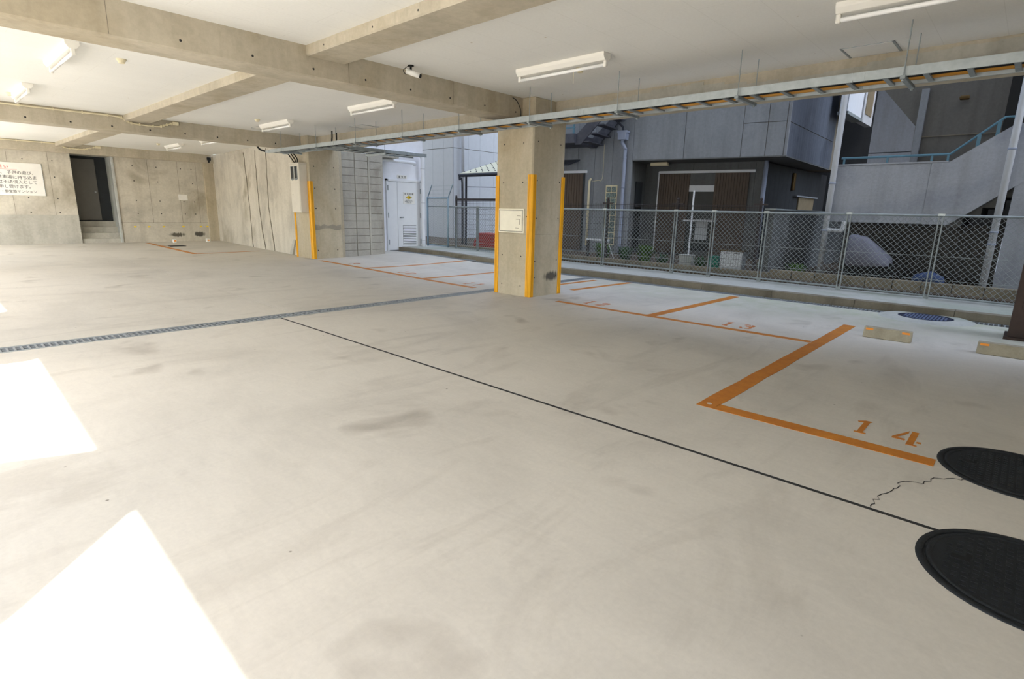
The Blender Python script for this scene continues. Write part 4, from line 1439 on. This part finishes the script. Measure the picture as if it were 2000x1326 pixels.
# shutters: two brown sliding panels either side of a window
HB(0.44, 3.06, 1.03, 1.10, 2.45, 2.52).build('shutter_rail', 'pvc_white', hs, bevel=0.004)
HB(0.42, 0.455, 1.05, 1.12, 0.2, 2.5).build('shutter_trim', 'pvc_white', hs)
for x0, x1 in ((0.46, 1.34), (2.03, 2.92)):
    sh = HB(x0, x1, 1.07, 1.10, 0.2, 2.45).build('shutter', 'brown', hs)
    nb = 12
    for i in range(nb):
        a = x0 + (x1 - x0) * i / nb
        HB(a + 0.006, a + (x1 - x0) / nb - 0.006, 1.05, 1.075, 0.21, 2.44).build('shutter_slat', 'brown', sh)
wn_ = HB(1.34, 2.03, 1.10, 1.13, 0.3, 2.45).build('window', 'glass_dark', hs)
HB(1.34, 2.03, 1.07, 1.11, 1.95, 2.12).build('window_bar', 'pvc_white', wn_)
HB(1.34, 2.03, 1.08, 1.105, 2.12, 2.44).build('window_panel', 'house_recess', wn_)
HB(1.30, 2.2, 0.9, 1.1, 1.13, 1.18).build('window_ledge', 'pvc_white', wn_)
HB(1.62, 1.95, 1.06, 1.09, 0.62, 1.12).build('window_blind', 'pvc', wn_)
# porch door, lamp
HB(0.005, 0.03, 0.36, 0.86, 0.2, 2.2).build('porch_door', 'door_frame', hs)
for i in range(9):
    HB(0.03, 0.042, 0.38 + i * 0.052, 0.40 + i * 0.052, 0.3, 1.5).build('door_bar', 'black', hs)
HB(0.36, 0.86, 0.45, 0.6, 2.62, 2.72).build('porch_lamp', 'cream', hs, bevel=0.02)
# left part: downpipe with hopper
dp = thing('rain_downpipe', (13.94, 8.7, 0.1), 'blue-grey downpipe with a square hopper on the house wall', 'pipe', rz=HZ)
m = MB()
m.prism([(-0.4, 3.42), (-0.12, 3.42), (-0.12, 3.36), (-0.14, 3.36), (-0.15, 3.18), (-0.37, 3.18), (-0.38, 3.36), (-0.4, 3.36)], 1, -0.26, -0.02)
m.v = [(x + 0.19, y, z) for x, y, z in m.v]
bm_fix(m.build('hopper', 'pvc_blue', dp, bevel=0.006))
T(curve([(-0.08, -0.14, 3.18), (-0.08, -0.14, 3.1), (0.0, -0.12, 2.95), (0.0, -0.1, 2.8), (0.0, -0.1, 1.5), (0.0, -0.1, 0.08)], 4), 0.047, 12).build('pipe', 'pvc_blue', dp, smooth=True)
for z in (0.55, 1.9, 2.7):
    T([(0, -0.1, z), (0, -0.1, z + 0.03)], 0.054, 12).build('collar', 'pvc_blue', dp, smooth=True)
T([(-0.08, -0.14, 3.4), (-0.09, -0.16, 3.52), (-0.3, -0.35, 3.75)], 0.03, 8).build('inlet_pipe', 'shed_dark', dp)
# glass block window
gb = HB(-0.74, -0.385, -0.02, 0.03, 0.4, 2.08).build('window_frame', 'cream', hs, bevel=0.004, label='narrow window of glass blocks')
for c in range(2):
    for r in range(10):
        HB(-0.715 + c * 0.158, -0.57 + c * 0.158, -0.032, 0.0, 0.43 + r * 0.163, 0.575 + r * 0.163).build('glass_block', 'glassblock', gb, bevel=0.012)
# brown door on the left
HB(-2.7, -1.42, -0.03, 0.04, 0.2, 2.47).build('side_door_frame', 'door_frame', hs)
sd = HB(-2.66, -1.47, -0.05, 0.0, 0.2, 2.42).build('side_door', 'brown', hs)
for i in range(14):
    HB(-2.65 + i * 0.084, -2.58 + i * 0.084, -0.062, -0.045, 0.22, 2.4).build('door_slat', 'brown', sd)
HB(-2.8, -1.36, -0.07, 0.03, 2.43, 2.50).build('door_header', 'pvc_white', hs)
MB().prism([(-0.75, 2.52), (0.0, 2.72), (0.0, 2.68), (-0.75, 2.49)], 0, -2.78, -1.62).build('canopy', 'shed_dark', hs)
T([HP((-1.23, -0.1, 0.35)), HP((-1.23, -0.1, 2.2)), HP((-1.20, -0.06, 2.27))], 0.035, 10).build('vent_pipe', 'cream', hs, smooth=True)
T([HP(p) for p in curve([(-1.18, -0.05, 2.2), (-1.0, -0.02, 2.22), (-0.86, -0.02, 2.3), (-0.86, -0.02, 3.2)], 4)], 0.006, 5).build('wall_wire', 'cream', hs)

# outside steel stair clinging to the house
es = thing('steel_stair', (13.3, 9.9, 3.0), 'dark steel outside stair running up the grey house wall', 'stair', rz=HZ)


def EB(x0, x1, y0, y1, z0, z1):
    return B(x0, x1, y0, y1, z0, z1)


# local x along the wall, y depth, z from 3.0
XO = -1.385 + 0.16


def ex(x):
    return x + 1.42


ex0 = 1.36
EB(-1.4 + ex0 - 1.2, -1.12 + ex0, -0.75, 0.38, 0.14, 0.38).build('landing', 'stair_steel', es)
for yy in (-0.62, 0.36):
    MB().prism([(-1.14 + ex0, 0.10), (-0.98 + ex0, 0.10), (0.6 + ex0, 1.70), (0.6 + ex0, 1.92), (-1.14 + ex0, 0.34)], 1, yy - 0.02, yy + 0.02).build('stringer', 'stair_steel', es)
for i in range(7):
    x = -0.98 + ex0 + i * 0.2
    z = 0.16 + i * 0.205
    EB(x, x + 0.24, -0.62, 0.36, z, z + 0.03).build('tread', 'stair_steel', es)
    if i == 0:
        EB(x - 0.14, x + 0.02, -0.62, 0.36, z - 0.06, z - 0.03).build('tread_base', 'stair_steel', es)
for x in (-1.95, -1.55, -1.16):
    EB(x + ex0 - 0.02, x + ex0 + 0.02, -0.74, -0.70, 0.38, 1.5).build('rail_post', 'bluesteel', es)
for z in (0.52, 0.85, 1.4):
    EB(-2.6 + ex0, -1.12 + ex0, -0.735, -0.705, z, z + 0.03).build('rail_bar', 'bluesteel', es)
T([(-1.16 + ex0, -0.72, 0.62), (0.6 + ex0, -0.72, 2.5)], 0.018, 6).build('rail_bar', 'bluesteel', es)

# ------------------------------------------------------------------ divider wall and dark yard wall
dv = struct(B(11.4, 17.0, 3.72, 3.86, 0.0, 1.43).build('wall_divider', 'divider'), 'grey concrete divider wall between the two plots')
B(11.36, 17.0, 3.69, 3.89, 1.43, 1.46).build('coping', 'galv_dull', dv)
dw = thing('yard_wall', (18.0, 5.45, 0), 'dark boarded wall below the overhang with a small lit window', 'wall')
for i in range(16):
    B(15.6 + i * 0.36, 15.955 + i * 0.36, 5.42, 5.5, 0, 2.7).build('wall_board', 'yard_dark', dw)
B(18.5, 20.05, 5.38, 5.42, 1.52, 1.9).build('window_blind', 'window_light', dw)
B(18.0, 20.15, 5.30, 5.42, 1.9, 1.94).build('window_hood', 'house', dw)
B(17.72, 17.86, 5.34, 5.42, 2.07, 2.56).build('wall_lamp', 'brass', dw, bevel=0.02)

# ------------------------------------------------------------------ stair building on the right
sb = thing('stair_building', (13.4, 1.0, 0), 'pale stucco building with an outside stair and balcony parapet', 'building')
B(12.5, 12.66, 1.52, 3.04, 1.235, 2.30).build('balcony_parapet', 'stucco', sb, bevel=0.012)
m = MB()
m.prism([(1.525, 1.235), (1.525, 2.295), (1.29, 2.295), (0.50, 2.87), (0.0, 2.87), (0.0, 2.16), (0.42, 1.83), (1.14, 1.235)], 0, 12.49, 12.655)
bm_fix(m.build('stair_parapet', 'stucco', sb))
B(12.655, 14.6, 1.3, 3.04, 1.24, 1.36).build('balcony_floor', 'stair_wall', sb)
B(12.655, 14.6, 2.9, 3.04, 1.36, 2.3).build('balcony_parapet', 'stucco', sb)
B(12.49, 12.67, 1.29, 3.05, 2.30, 2.325).build('parapet_coping', 'stucco', sb)
for i in range(7):
    B(12.656, 14.4, 1.2 - (i + 1) * 0.24, 1.2 - i * 0.24, 1.2 + i * 0.17, 1.42 + i * 0.17).build('stair_tread', 'stair_wall', sb)
# hand rail
hr = thing('hand_rail', (12.57, 2.0, 2.3), 'light blue hand rail along the balcony and stair parapet', 'railing')
T([(12.57, 2.98, 2.44), (12.57, 1.30, 2.44), (12.57, 0.66, 2.99), (12.57, 0.30, 2.99)], 0.02, 8).build('rail', 'bluesteel', hr)
for y, z0, z1 in ((2.93, 2.3, 2.44), (2.22, 2.3, 2.44), (1.55, 2.3, 2.44), (1.32, 2.3, 2.44)):
    B(12.555, 12.585, y - 0.016, y + 0.016, z0, z1).build('rail_post', 'bluesteel', hr)
for y, z0, z1 in ((0.95, 2.5, 2.74), (0.72, 2.7, 2.93), (0.5, 2.8, 2.99)):
    B(12.55, 12.59, y - 0.025, y + 0.025, z0, z1).build('rail_post', 'bluesteel', hr)
# walls behind
B(14.05, 14.4, 0.42, 3.04, 0.0, 1.24).build('lower_wall', 'stair_wall', sb)
m = MB()
m.prism([(2.14, 1.0), (2.17, 3.2), (2.74, 3.87), (4.2, 5.6), (4.2, 13), (-14, 13), (-14, 1.0)], 0, 14.5, 14.9)
bm_fix(m.build('upper_wall', 'stair_wall', sb))
B(14.42, 14.5, 2.03, 2.15, 1.3, 3.9).build('wall_rib', 'house', sb)
B(14.485, 14.502, 0.5, 2.03, 2.97, 2.985).build('wall_joint', 'mortar', sb)
B(14.4, 14.48, 1.36, 1.52, 3.62, 3.7).build('wall_light', 'brass', sb, bevel=0.02)
B(12.5, 14.2, -14, 0.36, 0.0, 2.05).build('side_wall', 'stucco', sb)
B(13.3, 13.5, -14, 0.72, 2.3, 6).build('black_shade_panel', 'black', sb)  # solid black panel stands in for the shade of a recess
for lab, x, y, r, z0, z1 in (('thick pale drainpipe at the foot of the stair', 12.37, 0.485, 0.052, 0.2, 5.5), ('slim pale drainpipe at the end of the balcony', 12.36, 3.03, 0.055, 0.2, 5.5)):
    dpp = thing('drain_pipe', (x, y, 0.2), lab, 'pipe')
    T([(x, y, z0), (x, y, z1)], r, 12).build('pipe', 'pvc', dpp, smooth=True)
    for z in ((0.92, 1.12, 2.45) if y < 1 else (1.05, 1.95)):
        T([(x, y, z), (x, y, z + 0.03)], r + 0.008, 12).build('collar', 'pvc_blue', dpp, smooth=True)
    if y > 1:
        T(curve([(x, y, 1.08), (x, 2.82, 1.07), (x, 2.74, 1.1), (x, 2.72, 1.25)], 5), 0.04, 10).build('branch_pipe', 'pvc', dpp, smooth=True)
# pale wall farther back
lwl = thing('pale_back_building', (17.2, 3.2, 0), 'pale lavender wall seen in the gap above the balcony', 'building')
B(17.0, 17.4, 0.5, 3.44, 0.0, 2.93).build('lower_wall', 'light_wall', lwl)
B(17.0, 17.4, 0.5, 3.44, 2.95, 12.0).build('upper_wall', 'light_wall', lwl)
bw = struct(B(21.8, 22.2, 0.0, 9.0, 0.0, 9.0).build('wall_backyard', 'yard_dark'), 'dark wall closing the gap between the two houses')
wx = thing('window_box', (19.4, 4.5, 4.2), 'pale framed window box on the dark side of the house', 'window')
B(18.45, 20.1, 4.42, 4.62, 4.25, 5.6).build('shutter_box', 'pvc_white', wx)
B(18.4, 20.15, 4.38, 4.66, 4.17, 4.25).build('sill', 'galv_dull', wx)
B(20.3, 21.6, 4.42, 4.6, 4.2, 5.6).build('frame', 'pvc', wx)
B(20.5, 21.3, 4.40, 4.44, 4.45, 5.6).build('glass', 'window_light', wx)

# ------------------------------------------------------------------ grey panelled building far beyond the shelter
fb = thing('panelled_building', (15.0, 17.31, 0), 'pale grey panelled building rising behind the shelter', 'building')
B(15.03, 22, 17.34, 26, 0, 9).build('core', 'mortar', fb)
for z0, z1 in ((0.0, 3.675), (3.695, 9)):
    ys = [17.31, 17.87, 18.55, 19.25, 20.1, 21.5]
    for a, b in zip(ys, ys[1:]):
        B(15.0, 15.05, a + 0.004, b - 0.004, z0, z1).build('wall_panel', 'panel_shaded', fb)
    xs = [15.05, 15.85, 16.5, 17.3, 18.3, 20]
    for a, b in zip(xs, xs[1:]):
        B(a + 0.004, b - 0.004, 17.31, 17.36, z0, z1).build('wall_panel', 'panel_lit', fb)
fp = T([(15.45, 17.2, 0.2), (15.45, 17.2, 8)], 0.065, 12).build('downpipe', 'pvc', fb, smooth=True)

# shelter behind the pillar
sh = thing('shelter', (12.9, 13.2, 0.2), 'small dark-framed shelter with a pale studded roof beyond the pillar', 'shelter')
for y in (13.74, 11.6):
    B(12.48, 12.53, y, y + 0.05, 0.16, 2.38).build('post', 'shed_dark', sh)
B(12.46, 12.55, 11.55, 14.0, 2.34, 2.42).build('front_beam', 'shed_dark', sh)
MB().prism([(12.4, 2.42), (14.2, 2.95), (14.2, 2.98), (12.4, 2.45)], 1, 11.55, 13.95).build('roof', 'shed_roof', sh)
m = MB()
for i in range(7):
    for j in range(9):
        x = 12.55 + i * 0.24
        m.disc((x, 11.65 + j * 0.28), 0.018, 2.45 + (x - 12.4) * 0.2944, 2.475 + (x - 12.4) * 0.2944, 6)
m.build('roof_studs', 'shed_dark', sh, kind='stuff')
T([(12.4, 11.55, 2.40), (12.4, 14.0, 2.40)], 0.04, 8).build('gutter', 'shed_dark', sh)
T(curve([(12.4, 13.98, 2.40), (12.4, 13.96, 2.25), (12.45, 13.9, 2.15), (12.45, 13.88, 0.2)], 4), 0.032, 8).build('downpipe', 'shed_dark', sh, smooth=True)
T([(12.5, 13.76, 2.03), (12.5, 11.6, 1.98)], 0.012, 6).build('cross_bar', 'shed_dark', sh)
rc = MB().prism([(11.5, 0.16), (11.6, 0.62), (12.36, 0.63), (12.56, 0.40), (12.6, 0.16)], 0, 11.75, 12.2).build('red_bin', 'red', bevel=0.02, seg=2)
bm_fix(rc)
tag(rc, 'red plastic bin behind the dark wire fence beside the pillar', 'bin')

# ------------------------------------------------------------------ things standing in the garden strip
ac = thing('white_cabinet', (11.68, 4.53, 0.16), 'white slatted cabinet standing behind the fence', 'cabinet')
B(11.6, 11.85, 4.31, 4.77, 0.16, 0.58).build('body', 'pvc_white', ac, bevel=0.01)
B(11.57, 11.88, 4.28, 4.80, 0.58, 0.60).build('lid', 'brass', ac)
for a in (4.36, 4.56):
    B(11.594, 11.602, a, a + 0.12, 0.535, 0.545).build('vent_slot', 'black', ac)
for z in (0.24, 0.21):
    B(11.592, 11.602, 4.32, 4.76, z, z + 0.008).build('skirt_line', 'galv_dull', ac)
gn = B(11.66, 11.9, 4.83, 5.03, 0.16, 0.45).build('green_bin', 'green', bevel=0.015, seg=2)
tag(gn, 'green plastic bin beside the white cabinet', 'bin')
pw = thing('white_post', (12.3, 5.82, 0.16), 'slim white post on a concrete foot behind the fence', 'post')
T([(12.3, 5.82, 0.3), (12.3, 5.82, 1.85)], 0.02, 8).build('pole', 'pvc_white', pw)
B(12.2, 12.4, 5.69, 6.0, 0.16, 0.40).build('foot_block', 'kerbtop', pw, bevel=0.01)
pl = B(11.72, 11.82, 7.7, 8.35, 0.62, 0.66).build('white_plank', 'pvc_white')
tag(pl, 'narrow white plank resting low behind the fence near the pillar', 'plank')
pb = B(11.75, 11.80, 8.28, 8.34, 0.16, 0.62).build('plank_support', 'darkfence')
tag(pb, 'dark stub holding the white plank', 'support')
rd = T([(11.85, 7.95, 1.0), (11.85, 7.55, 0.16)], 0.008, 6).build('metal_rod', 'galv')
tag(rd, 'thin pale metal rod leaning among the plants', 'rod')

sc_ = thing('covered_scooter', (12.2, 2.2, 0.16), 'scooter under a grey fabric cover below the balcony', 'scooter')
m = MB()
secs = [(2.55, 0.44, 0.98, 0.22), (2.51, 0.42, 1.02, 0.26), (2.28, 0.42, 0.97, 0.28), (2.08, 0.43, 0.79, 0.28), (1.88, 0.45, 0.62, 0.25), (1.85, 0.46, 0.58, 0.2)]
rings = []
for y, z0, z1, w in secs:
    for i in range(10):
        a = 2 * math.pi * i / 10
        ca, sa = math.cos(a), math.sin(a)
        sq = lambda v: math.copysign(abs(v) ** 0.35, v)
        rings.append((12.3 + sq(ca) * w * (1.15 if sa < 0 else 0.85), y + 0.015 * math.sin(i * 3 + y * 9), (z0 + z1) / 2 + sq(sa) * (z1 - z0) / 2))
fs = [(q * 10 + i, q * 10 + (i + 1) % 10, (q + 1) * 10 + (i + 1) % 10, (q + 1) * 10 + i) for q in range(len(secs) - 1) for i in range(10)]
fs += [tuple(range(10))[::-1], tuple(range(50, 60))]
o = m.add(rings, fs).build('fabric_cover', 'cover', sc_, smooth=True)
bm_fix(o)
for y in (2.42, 1.98):
    T([(12.25, y, 0.36), (12.35, y, 0.36)], 0.2, 18).build('wheel', 'black', sc_)
B(12.22, 12.4, 1.95, 2.45, 0.3, 0.5).build('frame', 'black', sc_)
bs = MB()
bs.tube([(12.0, 1.42, 0.18), (12.0, 1.36, 0.27), (12.0, 1.2, 0.31), (12.0, 1.06, 0.26), (12.0, 1.0, 0.18)], [0.05, 0.12, 0.14, 0.12, 0.05], 10)
o = bs.build('blue_tarpaulin', 'bluesheet', smooth=True)
tag(o, 'folded blue tarpaulin lying on the ground by the garden wall', 'tarpaulin')


def plant(cx, cy, n, h, sp, label, mat='leaf', seed=1):
    rnd = random.Random(seed)
    t = thing('garden_plant', (cx, cy, 0.16), label, 'plant', 'weeds behind the fence')
    m = MB()
    for i in range(n):
        a = rnd.uniform(0, 2 * math.pi)
        r0 = rnd.uniform(0, sp * 0.5)
        L = h * rnd.uniform(0.5, 1.1)
        lean = rnd.uniform(0.15, 0.9) * sp * 0.6
        px, py = cx + r0 * math.cos(a) * 0.6, cy + r0 * math.sin(a)
        w = rnd.uniform(0.006, 0.014)
        d = Vector((math.cos(a) * 0.6, math.sin(a), 0))
        s_ = Vector((-d.y, d.x, 0)).normalized() * w
        p0 = Vector((px, py, 0.14))
        p1_ = p0 + d * lean * 0.35 + Vector((0, 0, L * 0.6))
        p2_ = p0 + d * lean * 0.8 + Vector((0, 0, L * 0.95))
        p3 = p0 + d * lean * 1.2 + Vector((0, 0, L * rnd.uniform(0.7, 1.0)))
        vs = [p0 - s_ * 0.6, p0 + s_ * 0.6, p1_ - s_, p1_ + s_, p2_ - s_ * 1.1, p2_ + s_ * 1.1, p3]
        m.add(vs, [(0, 1, 3, 2), (2, 3, 5, 4), (4, 5, 6)])
    m.build('leaves', mat, t, kind='stuff')
    m = MB()
    for i in range(4):
        a = rnd.uniform(0, 6.28)
        m.tube([(cx, cy + i * 0.03, 0.12), (cx + 0.05 * math.cos(a), cy + i * 0.03 + 0.08 * math.sin(a), 0.14 + h * 0.5)], 0.006, 5)
    m.build('stems', mat, t)
    return t


plant(12.0, 8.0, 200, 0.40, 0.34, 'bushy green weeds under the glass block window', 'leaf', 1)
plant(12.1, 7.4, 150, 0.34, 0.28, 'green weeds at the foot of the downpipe', 'leaf2', 2)
plant(12.1, 6.85, 190, 0.42, 0.30, 'tall grassy weeds before the dark porch', 'leaf', 3)
plant(12.0, 6.32, 80, 0.25, 0.24, 'low sparse weeds left of the slim white post', 'leaf2', 4)
plant(12.1, 5.4, 80, 0.25, 0.24, 'low weeds right of the slim white post', 'leaf2', 5)
plant(12.4, 4.1, 0 + 60, 0.2, 0.3, 'small weed behind the white cabinet', 'leaf2', 6)
plant(12.0, 3.38, 110, 0.26, 0.28, 'spreading weeds along the garden wall by the slim drainpipe', 'leaf', 7)

for o in bpy.data.objects:
    if 'abs' in o:
        del o['abs']
